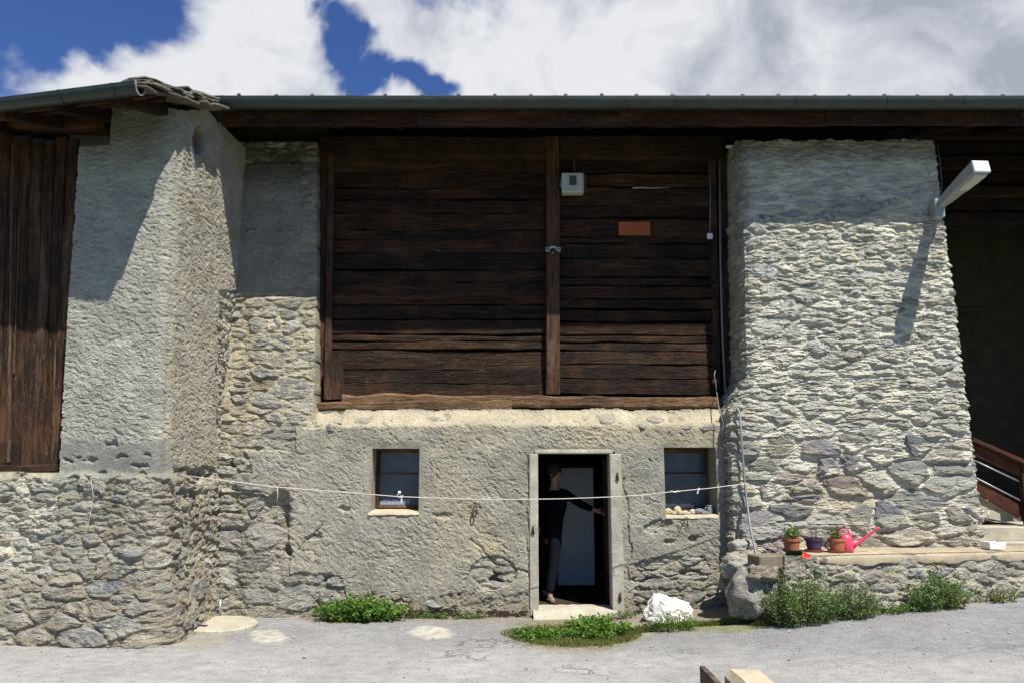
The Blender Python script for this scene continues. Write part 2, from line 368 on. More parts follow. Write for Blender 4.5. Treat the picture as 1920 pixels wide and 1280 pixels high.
MAT['railwood'] = mat_wood('railing_wood', 'X', (.07, .025, .015), (.13, .05, .03), (.2, .13, .09), .2)
MAT['gutter'] = mat_flat('gutter_metal', (.040, .048, .043), .42, .35, .5, .45, 7, .1)
MAT['gutterin'] = mat_flat('gutter_end_metal', (.42, .44, .42), .4, .5, .5, .2)
MAT['roofmetal'] = mat_flat('roof_sheet', (.09, .115, .09), .5, .3, .5, .3)
MAT['concrete'] = mat_concrete('concrete_surround', (.40, .375, .30), .75)
MAT['pale'] = mat_concrete('pale_concrete', (.43, .395, .31), .5)
MAT['sill'] = mat_concrete('sill_mortar', (.46, .40, .28), .45)
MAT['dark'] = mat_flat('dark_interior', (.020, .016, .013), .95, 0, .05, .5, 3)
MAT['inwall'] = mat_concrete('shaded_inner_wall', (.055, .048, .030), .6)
MAT['logdark'] = mat_wood('dark_log', 'X', (.012, .007, .005), (.04, .022, .012), (.06, .045, .03), .3)  # darker wood than the other beams
MAT['whitepaint'] = mat_flat('white_enamel', (.62, .63, .64), .35, 0, .5, .06, 3, .02)
MAT['lamp'] = mat_flat('lamp_metal', (.28, .30, .28), .45, .1, .5, .12, 6, .03)
MAT['box'] = mat_flat('grey_plastic', (.42, .43, .38), .5, 0, .4, .2)
MAT['black'] = mat_flat('black_cloth', (.004, .004, .0045), .95, 0, .1, .3)
MAT['jeans'] = mat_flat('dark_jeans', (.007, .0085, .014), .95, 0, .1, .4, 40, .4)
MAT['skin'] = mat_flat('skin', (.26, .15, .10), .55, 0, .4, .1, 20, .05)
MAT['hair'] = mat_flat('hair', (.015, .011, .008), .7, 0, .4, .4, 60, .6)
MAT['shoe'] = mat_flat('shoe', (.10, .10, .11), .6, 0, .4, .3)
MAT['white'] = mat_flat('white_plastic', (.72, .72, .70), .5, 0, .4, .1)
MAT['orange'] = mat_flat('orange_sheet', (.33, .085, .022), .7, 0, .3, .25, 5, .1)
MAT['terracotta'] = mat_flat('terracotta', (.36, .13, .065), .85, 0, .2, .3, 9, .2)
MAT['greensaucer'] = mat_flat('green_saucer', (.16, .18, .07), .8, 0, .2, .3)
MAT['purple'] = mat_flat('purple_plastic', (.055, .030, .065), .5, 0, .4, .2)
MAT['pink'] = mat_flat('pink_plastic', (.62, .055, .12), .42, 0, .5, .12, 6, .03)
MAT['soil'] = mat_flat('soil', (.05, .035, .022), .98, 0, .1, .6, 40, .8)
MAT['pipe'] = mat_flat('conduit', (.20, .21, .21), .5, .2, .4, .25)
MAT['cable'] = mat_flat('dark_cable', (.06, .06, .06), .6, 0, .3, .3)
MAT['rope'] = mat_flat('white_line', (.62, .58, .50), .85, 0, .2, .25, 60)
MAT['steel'] = mat_flat('galvanised_steel', (.36, .38, .40), .45, .6, .5, .25)
MAT['rust'] = mat_flat('rusty_iron', (.09, .045, .025), .8, .3, .3, .5)
MAT['brick'] = mat_flat('red_brick', (.30, .085, .045), .9, 0, .2, .4)
MAT['whiterock'] = mat_concrete('white_painted_stone', (.70, .68, .60), .35)
MAT['leaf'] = mat_leaf('leaf'); MAT['petal'] = mat_flat('poppy_petal', (.72, .10, .045), .6, 0, .3, .1)
MAT['asphalt'] = mat_asphalt(); MAT['glass'] = mat_glass()
MAT['curtain'] = mat_flat('grey_curtain', (.26, .29, .36), .9, 0, .1, .2)
MAT['jar'] = mat_flat('grey_jar', (.22, .24, .25), .25, 0, .5, .15)

# ------------------------------------------------------------------ ground
def ground_z(x, y):
    x = np.asarray(x, dtype=float)
    return .015*0+sst(.6, 3.2, x)*.13+np.clip(x-2.2, 0, 30)*.055+.0*y
def gz(x, y=9): return float(ground_z(x, y))
def PG(px, py, dz=0):
    d = pdir(px, py); k = (0-CZ)/d[2]
    for _ in range(30):
        X = d[0]*k; k = (gz(X)+dz-CZ)/d[2]
    return Vector((d[0]*k, d[1]*k, CZ+d[2]*k))
def make_ground():
    xs = np.concatenate([-np.geomspace(160, 7.2, 22), np.arange(-7, 8, .035), np.geomspace(8.1, 160, 22)])
    ys = np.concatenate([-np.geomspace(160, 3.2, 20), np.arange(-3, 5.5, .2), np.arange(5.5, 11.6, .035), np.geomspace(11.8, 200, 20)])
    X, Y = np.meshgrid(xs, ys); near = (np.abs(X) < 9)*(Y > 2)*(Y < 14)
    Z = ground_z(X, Y)+near*(.018*fbm(X*.7, Y*.7, 3, 5)+.005*fbm(X*7, Y*7, 3, 8))
    px, py = project(X, Y, Z)
    px = np.where(Y > 1, px, -999); w = 18*fbm(X*2.2, Y*2.2, 4, 21); wy = 10*fbm(X*2.6, Y*2.6, 4, 22)
    col = np.zeros(X.shape+(4,)); base = np.array((.315, .310, .298)); col[..., :3] = base
    def blend(m, c):
        col[..., :3] = col[..., :3]*(1-m[..., None])+np.array(c)*m[..., None]
    dk = sst(1185, 1150, py+wy*2)*(Y > 5)*(px > 1300)
    blend(.8*sst(1238, 1190, py+wy*1.8+.0*px)*(px > 250)*(px < 1750)*(Y > 5), (.215, .215, .22)); blend(.5*sst(.05, .35, fbm(X*.9, Y*1.3, 4, 26)), (.26, .255, .25)); blend(.35*sst(.05, .35, fbm(X*4, Y*6, 4, 27)), (.22, .215, .21))
    blend(.7*boxm(px+w, py+wy, 1400, 2100, 1100, 1232, 30), (.20, .20, .205))
    blend(sst(3.6, 2.7, Y+.35*fbm(X*.8, Y*.8, 3, 23)), (.055, .085, .022)); blend(sst(12.0, 12.6, Y), (.055, .085, .022)); blend(sst(16, 18, np.abs(X)), (.055, .085, .022))  # unseen dark green ground on the camera side, added to cut bounce light
    # broken earthy edge at the foot of the walls
    blend(.85*boxm(px+w, py+wy, 560, 1440, 1120, 1166, 10), (.22, .185, .135))
    blend(.9*ell(px+w, py+wy*.6, 1080, 1188, 125, 32), (.17, .155, .065))
    blend(.8*ell(px+w, py+wy, 1330, 1172, 120, 14), (.16, .165, .05))
    moss = boxm(px+w, py+wy, 1420, 1830, 1100, 1250, 8)*(1-sst(-6, 6, py-(1168-(px-1440)*.125)+wy))
    blend(.9*moss, (.12, .145, .035))
    blend(.7*boxm(px+w, py+wy*.6, -50, 420, 1190, 1213, 5), (.30, .27, .20))
    # pale mortar patches
    for cx, cy, rx, ry in ((502, 1192, 34, 13), (806, 1186, 42, 11)):
        m = ell(px+w*.9, py+wy*.9, cx, cy, rx, ry, .18); m = m*(1-.7*sst(.0, .35, fbm(X*9, Y*9, 3, 25))); blend(m, (.46, .435, .36)); Z = Z+.010*m
    cm = np.clip(1.2*boxm(px+w, py+wy, 820, 1300, 1165, 1300, 30)+.5*boxm(px+w, py, 1500, 1990, 1180, 1260, 30)+ell(px, py, 1070, 1250, 130, 80), 0, 1)*near*.8*sst(-.1, .25, fbm(X*1.3, Y*1.3, 3, 24))
    col[..., 3] = cm
    ny, nx = X.shape; idx = np.arange(nx*ny).reshape(ny, nx)
    f = np.stack([idx[:-1, :-1], idx[:-1, 1:], idx[1:, 1:], idx[1:, :-1]], -1).reshape(-1, 4)
    me = np_mesh('road', np.stack([X, Y, Z], -1).reshape(-1, 3), f, col.reshape(-1, 4))
    o = link('road', me, MAT['asphalt']); tag(o, kind='structure', label='worn grey asphalt lane with cracks and pale mortar patches')
make_ground()

# ------------------------------------------------------------------ rubble masonry
class Rubble:
    def __init__(s, s0, s1, z0, z1, cw, ch, seed, jit=.38, drop=.18, bigs=()):
        r = np.random.default_rng(seed); pts = []
        rows = int((z1-z0)/ch)+1
        for j in range(rows):
            off = r.random()*cw; wj = cw*r.uniform(.8, 1.25)
            for i in range(int((s1-s0)/wj)+2):
                if r.random() < drop: continue
                pts.append((s0+off+(i-.5)*wj+r.normal()*jit*wj*.5, z0+(j+.5)*ch+r.uniform(-1, 1)*jit*ch*.8))
        for (bs, bz, rs, rz_) in bigs:
            pts = [p for p in pts if ((p[0]-bs)/(rs*1.38+cw*.26))**2+((p[1]-bz)/(rz_*1.38+ch*.26))**2 > 1]
        s.nb = len(pts); s.big0 = len(pts)
        pts += [(b[0], b[1]) for b in bigs]
        s.p = np.array(pts); s.sc = np.array((1/cw, 1/ch)); s.q = s.p*s.sc; n = len(pts)
        s.amp = r.uniform(.25, 1.0, n); s.rnd = r.random((n, 4)); s.cw, s.ch = cw, ch
    def warp(s, a, b):
        k = .25/s.cw; w = s.cw*.19
        return (w*perlin(a*2.6*k, b*4.2*k, 301)+w*.5*perlin(a*8*k, b*11*k, 302), w*.62*perlin(a*2.4*k, b*3.8*k, 303)+w*.34*perlin(a*8*k, b*12*k, 304))
    def field(s, sg, zg):
        """sg (ns), zg (nz) 1-D arrays. returns id of the nearest seed and F2-F1"""
        ns, nz = len(sg), len(zg); ident = np.zeros((nz, ns), np.int32); dd = np.zeros((nz, ns), np.float32)
        A2, B2 = np.meshgrid(sg, zg); ws, wz = s.warp(A2, B2); A2 = ((A2+ws)*s.sc[0]).astype(np.float32); B2 = ((B2+wz)*s.sc[1]).astype(np.float32)
        for j0 in range(0, nz, 8):
            zr = B2[j0:j0+8]
            k = np.where((s.q[:, 1] > zr.min()-3.2) & (s.q[:, 1] < zr.max()+3.2))[0]
            if len(k) < 2: continue
            q = s.q[k].astype(np.float32)
            for i0 in range(0, ns, 48):
                aa = A2[j0:j0+8, i0:i0+48]; zz = B2[j0:j0+8, i0:i0+48]; kk = np.where((q[:, 0] > aa.min()-3.2) & (q[:, 0] < aa.max()+3.2))[0]
                if len(kk) < 2: continue
                qq = q[kk]
                d = np.sqrt((aa[..., None]-qq[:, 0])**2+(zz[..., None]-qq[:, 1])**2)
                o = np.argpartition(d, 1, axis=2)[:, :, :2]; dv = np.take_along_axis(d, o, 2)
                sw = dv[..., 0] > dv[..., 1]
                ident[j0:j0+8, i0:i0+48] = k[kk[np.where(sw, o[..., 1], o[..., 0])]]
                dd[j0:j0+8, i0:i0+48] = np.abs(dv[..., 0]-dv[..., 1])
        return ident, dd
    def cell(s, i, shrink):
        c = s.q[i]; poly = [c+np.array(v) for v in ((-1.9, -1.9), (1.9, -1.9), (1.9, 1.9), (-1.9, 1.9))]
        if i >= s.big0: poly = [c+(p-c)*2.2 for p in poly]
        d = np.linalg.norm(s.q-c, axis=1)
        for j in np.argsort(d)[1:26]:
            n = s.q[j]-c; mid = c+n*.5*(1-shrink/max(d[j], .01)*0)-n/d[j]*shrink*.5
            out = []
            for k in range(len(poly)):
                A, B = poly[k], poly[(k+1) % len(poly)]; da, db = np.dot(A-mid, n), np.dot(B-mid, n)
                if da <= 0: out.append(A)
                if (da < 0) != (db < 0) and abs(da-db) > 1e-9: out.append(A+(B-A)*(da/(da-db)))
            poly = out
            if len(poly) < 3: return None
        P_ = np.array(poly)
        for _ in range(2):      # cut the corners
            Q = np.roll(P_, -1, 0); P_ = np.stack([P_*.80+Q*.20, P_*.20+Q*.80], 1).reshape(-1, 2)
        # resample
        seg = np.linalg.norm(np.roll(P_, -1, 0)-P_, axis=1); cum = np.concatenate([[0], np.cumsum(seg)])
        t = np.linspace(0, cum[-1], 15)[:-1]; PP = np.vstack([P_, P_[:1]])
        R = np.stack([np.interp(t, cum, PP[:, 0]), np.interp(t, cum, PP[:, 1])], 1)/s.sc
        Q = R.copy()
        for _ in range(3): ws, wz = s.warp(Q[:, 0], Q[:, 1]); Q = np.stack([R[:, 0]-ws, R[:, 1]-wz], 1)
        return Q
STONE_TONES = {'grey': (.245, .24, .22), 'green': (.215, .222, .195), 'tan': (.32, .285, .22), 'brown': (.225, .185, .14), 'pale': (.40, .385, .33), 'blue': (.17, .18, .19), 'rust': (.25, .17, .11), 'olive': (.275, .262, .215)}
def stone_mesh(poly, hfun, mapf, hbase, htop, seed, origin=None):
    r = np.random.default_rng(seed); n = len(poly); c = poly.mean(0); rings = []
    tilt = r.normal(size=2)*.22; n0 = r.uniform(0, 99)
    ext = (poly-c); w = max(np.ptp(poly[:, 0]), .05); hz = max(np.ptp(poly[:, 1]), .05)
    for k, hh, jt in ((1.03, -.05, 0), (1.0, .30, .08), (.84, .82, .13), (.48, 1.0, .16)):
        q = c+ext*k*(1+r.normal(size=(n, 1))*jt*.55)
        th = htop*hh if hh > 0 else hh
        hv = hbase+th*np.clip(1-.9*(q[:, 1]-c[1])/hz, .35, 1.6)+((q[:, 0]-c[0])/w*tilt[0]+(q[:, 1]-c[1])/hz*tilt[1])*htop*2*(hh > .3)+r.normal(size=n)*jt*htop+(hh > .2)*htop*1.1*perlin(q[:, 0]*9+n0, q[:, 1]*16, 5)
        rings.append((q, hv))
    S_ = np.concatenate([q for q, _ in rings]+[c[None]]); H = np.concatenate([h for _, h in rings]+[np.array([hbase+htop*(1+r.normal()*.06)])])
    X, Y, Z, nx, ny = mapf(S_[:, 0], S_[:, 1]); co = np.stack([X+nx*H, Y+ny*H, Z], 1)
    o = co.mean(0); co = co-o; tris = []
    for k in range(3):
        for i in range(n):
            a, b = k*n+i, k*n+(i+1) % n; cc, d = a+n, b+n
            tris += [(a, b, d), (a, d, cc)]
    for i in range(n): tris.append((3*n+i, 3*n+(i+1) % n, 4*n))
    return co, np.array(tris), Vector([float(q) for q in o])
def tone_of(name, r):
    t = np.array(STONE_TONES[name]); t = t.mean()+(t-t.mean())*.75; return t*r.uniform(.72, 1.18)*(1+r.normal(size=3)*.02)

def grid_sheet(name, sg, zg, mapf, H, keep, col, mat, parent):
    SG, ZG = np.meshgrid(sg, zg); X, Y, Z, nx, ny = mapf(SG, ZG)
    co = np.stack([X+nx*H, Y+ny*H, Z], -1).reshape(-1, 3)
    nz, ns = SG.shape; idx = np.arange(ns*nz).reshape(nz, ns)
    f = np.stack([idx[:-1, :-1], idx[:-1, 1:], idx[1:, 1:], idx[1:, :-1]], -1)
    if keep is not None:
        k = keep[:-1, :-1] & keep[1:, :-1] & keep[:-1, 1:] & keep[1:, 1:]; f = f[k]
    f = f.reshape(-1, 4); used = np.zeros(len(co), bool); used[f.ravel()] = True; remap = np.cumsum(used)-1
    me = np_mesh(name, co[used], remap[f], col.reshape(-1, col.shape[-1])[used], False); return link(name, me, mat, parent, (0, 0, 0))
def place_stones(rub, picks, mapf, Hat, parent, mat, budget, rname='stone', tonef=None, amp=(.015, .035), shrink=.22):
    """picks: ids. the largest `budget` become objects, the rest one joined part"""
    cells = []
    for i in picks:
        pl = rub.cell(i, shrink)
        if pl is None: continue
        ar = np.ptp(pl[:, 0])*np.ptp(pl[:, 1]); cells.append((ar, i, pl))
    cells.sort(key=lambda t: -t[0]); rest_co, rest_f, rest_c = [], [], []; off = 0
    for q, (ar, i, pl) in enumerate(cells):
        r = np.random.default_rng(1000+i); c = pl.mean(0); hb = Hat(i, c); ht = r.uniform(*amp)
        co, tr, o = stone_mesh(pl, None, mapf, hb, ht, 77+i); t = tonef(i, c, r)
        if q < budget:
            me = np_mesh(rname, co, tr, np.tile(t, (len(co), 1)), False); link(rname, me, mat, parent, o)
        else:
            rest_co.append(co+np.array(o)); rest_f.append(tr+off); rest_c.append(np.tile(t, (len(co), 1))); off += len(co)
    if rest_co:
        me = np_mesh('small_stones', np.concatenate(rest_co), np.concatenate(rest_f), np.concatenate(rest_c), False)
        o = link('small_stones', me, mat, parent, (0, 0, 0)); o['kind'] = 'stuff'

# ------------------------------------------------------------------ the barn: front wall with the low door
BARN = empty('barn', (0, 10.5, 0), 'long old stone and timber barn with dark board front under a wide metal gutter', 'barn')
RES = .0125
YW = 10.22
def P3(px, py, Y): v = P(px, py, Y); return v
openings = {}
def rect_open(x0, x1, y0, y1, Y):
    a = P((x0+x1)/2, y0, Y).z; b = P((x0+x1)/2, y1, Y).z; ym = (y0+y1)/2
    return P(x0, ym, Y).x, P(x1, ym, Y).x, b, a
DOOR = rect_open(1001, 1156, 846, 1160, YW); WL = rect_open(697, 786, 840, 959, YW); WR = rect_open(1246, 1344, 838, 966, YW)
def grid_with(lo, hi, res, marks):
    m = sorted([lo, hi]+[q for q in marks if lo < q < hi]); out = []
    for a, b in zip(m, m[1:]): n = max(1, int(round((b-a)/res))); out.append(np.linspace(a, b, n+1)[:-1])
    return np.concatenate(out+[np.array([hi])])
def front_base(X, Z):
    """depth of the front wall: low wall, sloping ledge, higher masonry left of the boards"""
    px, py = project(X, np.full_like(X, YW), Z)
    wob = 7*fbm(X*2.3, Z*2.3, 3, 91)
    up = sst(800+wob, 764+wob*.4, py)                     # rises over the ledge
    left = 1-sst(583, 590, px+4*fbm(Z*6, X*3, 3, 92))
    Yl = YW+.24*sst(900, 520, py)                          # masonry left of the boards leans back
    Yl = Yl-.05*sst(548, 556, py)*sst(440, 470, px)
    Yr = YW+.24*up
    return Yl*left+Yr*(1-left), px, py, left
def front_map(sx, z):
    Y, _, _, _ = front_base(sx, z); return sx, Y, z, np.zeros_like(sx), -np.ones_like(sx)
def make_front():
    sg = grid_with(-3.95, 2.96, RES, [DOOR[0], DOOR[1], WL[0], WL[1], WR[0], WR[1]])
    zg = grid_with(-.12, 6.25, RES, [DOOR[2], DOOR[3], WL[2], WL[3], WR[2], WR[3]])
    X, Z = np.meshgrid(sg, zg); Yb, px, py, left = front_base(X, Z)
    wx = 16*fbm(X*2.1, Z*2.1, 4, 1); wy = 14*fbm(X*2.1, Z*2.1, 4, 2); qx, qy = px+wx, py+wy
    # ---- where rubble shows
    rb = np.zeros_like(X)
    def mx(m): nonlocal rb; rb = np.maximum(rb, m)
    mx(boxm(qx, qy, 300, 545, 925, 1200, 6)); mx(.95*boxm(qx, qy, 300, 640, 1075, 1200, 10)); mx(.45*boxm(qx, qy, 600, 1000, 1105, 1200, 12))
    mx(boxm(qx, qy, 425, 640, 545, 800, 8)); mx(.9*boxm(qx, qy, 395, 560, 770, 845, 10)); mx(.42*boxm(qx, qy, 440, 640, 200, 545, 8)); mx(.9*boxm(qx, qy, 555, 640, 280, 545, 8)); mx(.8*boxm(qx, qy, 440, 640, 200, 300, 12))
    mx(.40*boxm(qx, qy, 560, 1370, 778, 800, 5)); mx(ell(qx, qy, 925, 1070, 42, 34, .2)); mx(.8*boxm(qx, qy, 1195, 1330, 1040, 1095, 14)); mx(.5*boxm(qx, qy, 1180, 1370, 1090, 1170, 12))
    mx(.8*boxm(qx, qy, 1362, 1400, 770, 1180, 5)); mx(.7*ell(qx, qy, 420, 880, 60, 50)); mx(.6*ell(qx, qy, 1235, 985, 30, 14))
    bigs = []
    for bx, by, rx, ry in ((505, 1000, 32, 28), (425, 1010, 22, 22), (560, 1120, 28, 24), (415, 1085, 20, 16), (545, 725, 38, 22), (500, 640, 55, 13), (520, 548, 50, 8), (480, 1118, 30, 16), (500, 670, 45, 13), (905, 1075, 14, 12), (475, 905, 40, 14)):
        c = P(bx, by, YW+.05); bigs.append((c.x, c.z, rx*YW/F, ry*YW/F))
    rub = Rubble(-4.0, 3.0, -.15, 6.3, .25, .115, 5, drop=.15, bigs=bigs); ident, dd = rub.field(sg, zg)
    k = sst(.04, .42, dd); asy = np.clip(1-1.1*(Z-rub.p[ident, 1])/rub.ch, .2, 1.9); hs = (.003+.015*rub.amp[ident])*k*asy+.034*fbm(X*9, Z*17, 5, 7, .66)+.014*fbm(X*3, Z*4, 3, 77)-.016
    # ---- trowelled plaster, streaks falling to the right
    u, v = rot(X+.05*fbm(X*5, Z*5, 2, 3), Z+.05*fbm(X*5, Z*5, 2, 4), -32)
    f1, t1 = flakes(u*6.5, v*17, 11); f2, t2 = flakes(u*15, v*34, 12)
    patch = sst(-.25, .35, fbm(X*1.6, Z*1.6, 3, 15))
    rd = 1-np.abs(fbm(u*7, v*13, 5, 21, .62))*2.6; hp = .0030*f1*patch+.012*rd*(.35+.8*patch)+.017*fbm(u*7, v*11, 6, 13, .77)+.003*f2*patch-.006+.014*fbm(X*1.1, Z*1.1, 3, 14)+.005*fbm(X*24, Z*30, 3, 16, .7)-.012*sst(.28, .5, fbm(u*9, v*16, 3, 18))
    edge = .022
    m = sst(.45, .55, rb+.22*fbm(X*9, Z*9, 3, 17)); part = np.clip(rb, 0, 1)
    H = hp*(1-m)+edge*(1-m)+hs*m+ (1-m)*part*hs*.7
    # pits broken out of the plaster, each a few centimetres deep
    for cx, cy, rx, ry, dp in ((525, 960, 20, 34, .10), (540, 1030, 7, 9, .12), (648, 952, 9, 5, .04), (930, 1082, 11, 10, .12), (1300, 1008, 8, 6, .05), (1255, 1015, 10, 4, .04), (590, 1005, 12, 5, .04), (890, 960, 14, 12, .015), (1210, 1085, 24, 6, .06), (1290, 1075, 16, 7, .05), (440, 870, 14, 5, .09), (830, 963, 16, 5, .03), (610, 1085, 18, 4, .05), (600, 1130, 12, 6, .04)):
        H -= dp*ell(px+wx*.5+5*fbm(X*16, Z*16, 3, 19), py+wy*.5+4*fbm(X*16, Z*16, 3, 20), cx, cy, rx*1.1, ry*1.1, .35)
    # cracks
    for pts in (((560, 1030), (590, 1000), (600, 985)), ((1195, 1050), (1250, 1080), (1310, 1078)), ((880, 1010), (930, 1050), (985, 1075), (990, 1110)), ((990, 855), (985, 960), (990, 1100)), ((1172, 900), (1180, 990), (1178, 1090)), ((1190, 1110), (1240, 1125), (1330, 1120), (1365, 1110))):
        for (x0, y0), (x1, y1) in zip(pts, pts[1:]):
            dx, dy = x1-x0, y1-y0; t = np.clip(((qx-x0)*dx+(qy-y0)*dy)/(dx*dx+dy*dy), 0, 1); d = np.hypot(qx-x0-t*dx, qy-y0-t*dy)
            H -= .022*(1-sst(1.0, 3.2, d))
    H = H*(1-.25*boxm(px, py, 440, 600, 200, 545, 5))
    # flat around openings
    for o in (DOOR, WL, WR):
        d = np.maximum(np.maximum(o[0]-X, X-o[1]), np.maximum(o[2]-Z, Z-o[3])); H = H*sst(-.01, .09, d)+.012*(1-sst(-.01, .09, d))
    keep = np.ones(X.shape, bool)
    for o in (DOOR, WL, WR):
        e = 1e-5; keep &= ~((X > o[0]+e) & (X < o[1]-e) & (Z > o[2]+e) & (Z < o[3]-e))
    # bay of the boards: masonry turns back into the wall and stops
    bay = (left < .5) & (py < 764+5*fbm(X*3, Z*3, 2, 95))
    inner = bay.copy(); inner[:-2, :] &= bay[2:, :]; inner[2:, :] &= bay[:-2, :]; inner[:, 2:] &= bay[:, :-2]; inner[:, :-2] &= bay[:, 2:]
    H = np.where(bay, H-.42, H); keep &= ~inner
    keep &= ~(py < 226)
    # ---- colour zones of the wall
    col = np.zeros(X.shape+(3,)); col[:] = (.37, .345, .27)
    def bl(mk, c): col[:] = col*(1-mk[..., None])+np.array(c)*mk[..., None]
    n = fbm(X*.9, Z*.9, 4, 31); bl(.7*sst(0, .3, n), (.40, .355, .25)); bl(.7*sst(.05, -.3, n), (.29, .29, .25)); bl(.5*sst(.1, .3, fbm(X*1.7, Z*1.2, 4, 34)), (.25, .245, .215)); bl(.35*sst(.1, .35, fbm(X*7, Z*9, 4, 35)), (.24, .235, .20))
    bl(.45*sst(.1, .4, fbm(X*2.6, Z*2.6, 4, 32)), (.42, .37, .25)); bl(.5*sst(.5, 1.0, t1)*.5, (.26, .255, .23))
    bl(.5*boxm(qx, qy, 470, 760, 860, 1000, 30), (.345, .33, .30)); bl(.35*boxm(qx, qy, 1180, 1360, 980, 1170, 20), (.27, .265, .235))
    bl(.9*boxm(qx, qy, 560, 1375, 755, 800, 6), (.475, .42, .30)); bl(.7*boxm(qx, qy, 1080, 1375, 790, 835, 14), (.43, .38, .26))
    bl(.8*boxm(qx, qy, 300, 600, 560, 800, 12), (.44, .40, .29)); bl(.6*boxm(qx, qy, 300, 480, 545, 840, 12), (.40, .355, .235))
    bl(.8*boxm(qx, qy, 380, 600, 200, 548, 10), (.25, .25, .235)); bl(.9*boxm(qx, qy, 380, 600, 200, 330, 40), (.105, .10, .075))  # greyer above the slab, darkest towards the wall head
    bl(.7*boxm(qx, qy, 540, 1360, 1118, 1180, 14), (.30, .26, .185)); bl(.8*ell(qx, qy, 920, 1030, 30, 26), (.50, .44, .29)); bl(.7*ell(qx, qy, 835, 1010, 25, 60), (.43, .39, .28))
    tones = np.array([STONE_TONES[t] for t in ('grey', 'green', 'tan', 'pale', 'olive', 'brown')]); st = tones[(rub.rnd[:, 0]*6).astype(int)]*(.8+.4*rub.rnd[:, 1:2])
    stm = (m*sst(.12, .30, dd+.14*fbm(X*12, Z*20, 3, 33))*(rub.rnd[ident, 2] > .35))[..., None]*.8; col[:] = col*(1-stm)+st[ident]*stm
    g_ = col.mean(-1, keepdims=True); col = (g_+(col-g_)*.90)*np.array((1.01, 1.0, .96))
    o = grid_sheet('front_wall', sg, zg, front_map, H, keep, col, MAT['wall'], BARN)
    o['label'] = 'plastered rubble wall with low doorway and two small windows'
    # stones picked out one by one
    def vis(i):
        s_, z_ = rub.p[i]; a = np.abs(sg-s_).argmin(); b = np.abs(zg-z_).argmin()
        if s_ < -3.75 or s_ > 2.75 or z_ < 0 or py[b, a] < 268: return False
        if not keep[b, a] or bay[b, a]: return False
        if py[b, a] < 760 and px[b, a] > 562: return False
        for q in (DOOR, WL, WR):
            if q[0]-.16 < s_ < q[1]+.16 and q[2]-.1 < z_ < q[3]+.1: return False
        if i >= rub.big0: return True
        p_x, p_y = px[b, a], py[b, a]
        if p_y < 760 and p_x > 566: return False
        if p_x > 560 and 745 < p_y < 800: return p_y > 776 and rub.rnd[i, 3] < .45
        return m[b, a] > .6 and rub.rnd[i, 3] < .8
    picks = [i for i in range(len(rub.p)) if vis(i)]
    def Hat(i, c):
        a = np.abs(sg-c[0]).argmin(); b = np.abs(zg-c[1]).argmin(); return float(np.median(H[max(0, b-3):b+4, max(0, a-5):a+6]))-.014
    def tf(i, c, r):
        x_, y_ = project(c[0], YW, c[1]); 
        nm = r.choice(['grey', 'green', 'tan', 'pale', 'olive', 'grey'], p=[.25, .22, .17, .14, .12, .10])
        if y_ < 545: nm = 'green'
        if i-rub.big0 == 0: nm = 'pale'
        if y_ < 340: return tone_of('brown', r)*.4  # darkest stones at the wall head
        if 745 < y_ < 800 and x_ > 560: nm = 'tan'
        return tone_of(nm, r)
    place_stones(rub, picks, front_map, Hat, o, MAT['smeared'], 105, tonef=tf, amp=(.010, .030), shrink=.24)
    return o
FRONT = make_front()

# ------------------------------------------------------------------ the pale stone pier on the right of the barn
YPf = 10.0
PR0 = .05
def pier_left(z):  return np.interp(z, [-.2, 2.35+.15, 2.35+.32, 2.35+.6, 6.2], [2.70, 2.71, 2.80, 2.94, 3.03])
def pier_right(z): return np.interp(z, [-.2, 1.4, 3.4, 4.7, 6.2], [5.78, 5.76, 5.70, 5.655, 5.60])
LRET, PW, RRET = .78, 3.0, 1.3
def pier_map(s_, z):
    """s: 0..LRET left return coming forward, then the face, then the right return going back"""
    s_ = np.asarray(s_, float); xl, xr = pier_left(z), pier_right(z); w = xr-xl
    s1, s2 = LRET, LRET+PW; r = .10
    a1 = sst(s1-r, s1+r, s_); a2 = sst(s2-r, s2+r, s_)      # 0..1 turning
    u = np.clip((s_-s1)/PW, 0, 1)
    X = xl+w*u; Y = YPf+np.clip(s1-s_, 0, 9)+np.clip(s_-s2, 0, 9)
    # round the two corners off
    c1 = np.exp(-((s_-s1)/.07)**2)*.028; c2 = np.exp(-((s_-s2)/.07)**2)*.028
    X = X+c1-c2; Y = Y+c1+c2
    ang = -math.pi/2*(1-a1)+math.pi/2*a2          # normal: -X, -Y, +X
    return X, Y, z, np.sin(ang), -np.cos(ang)
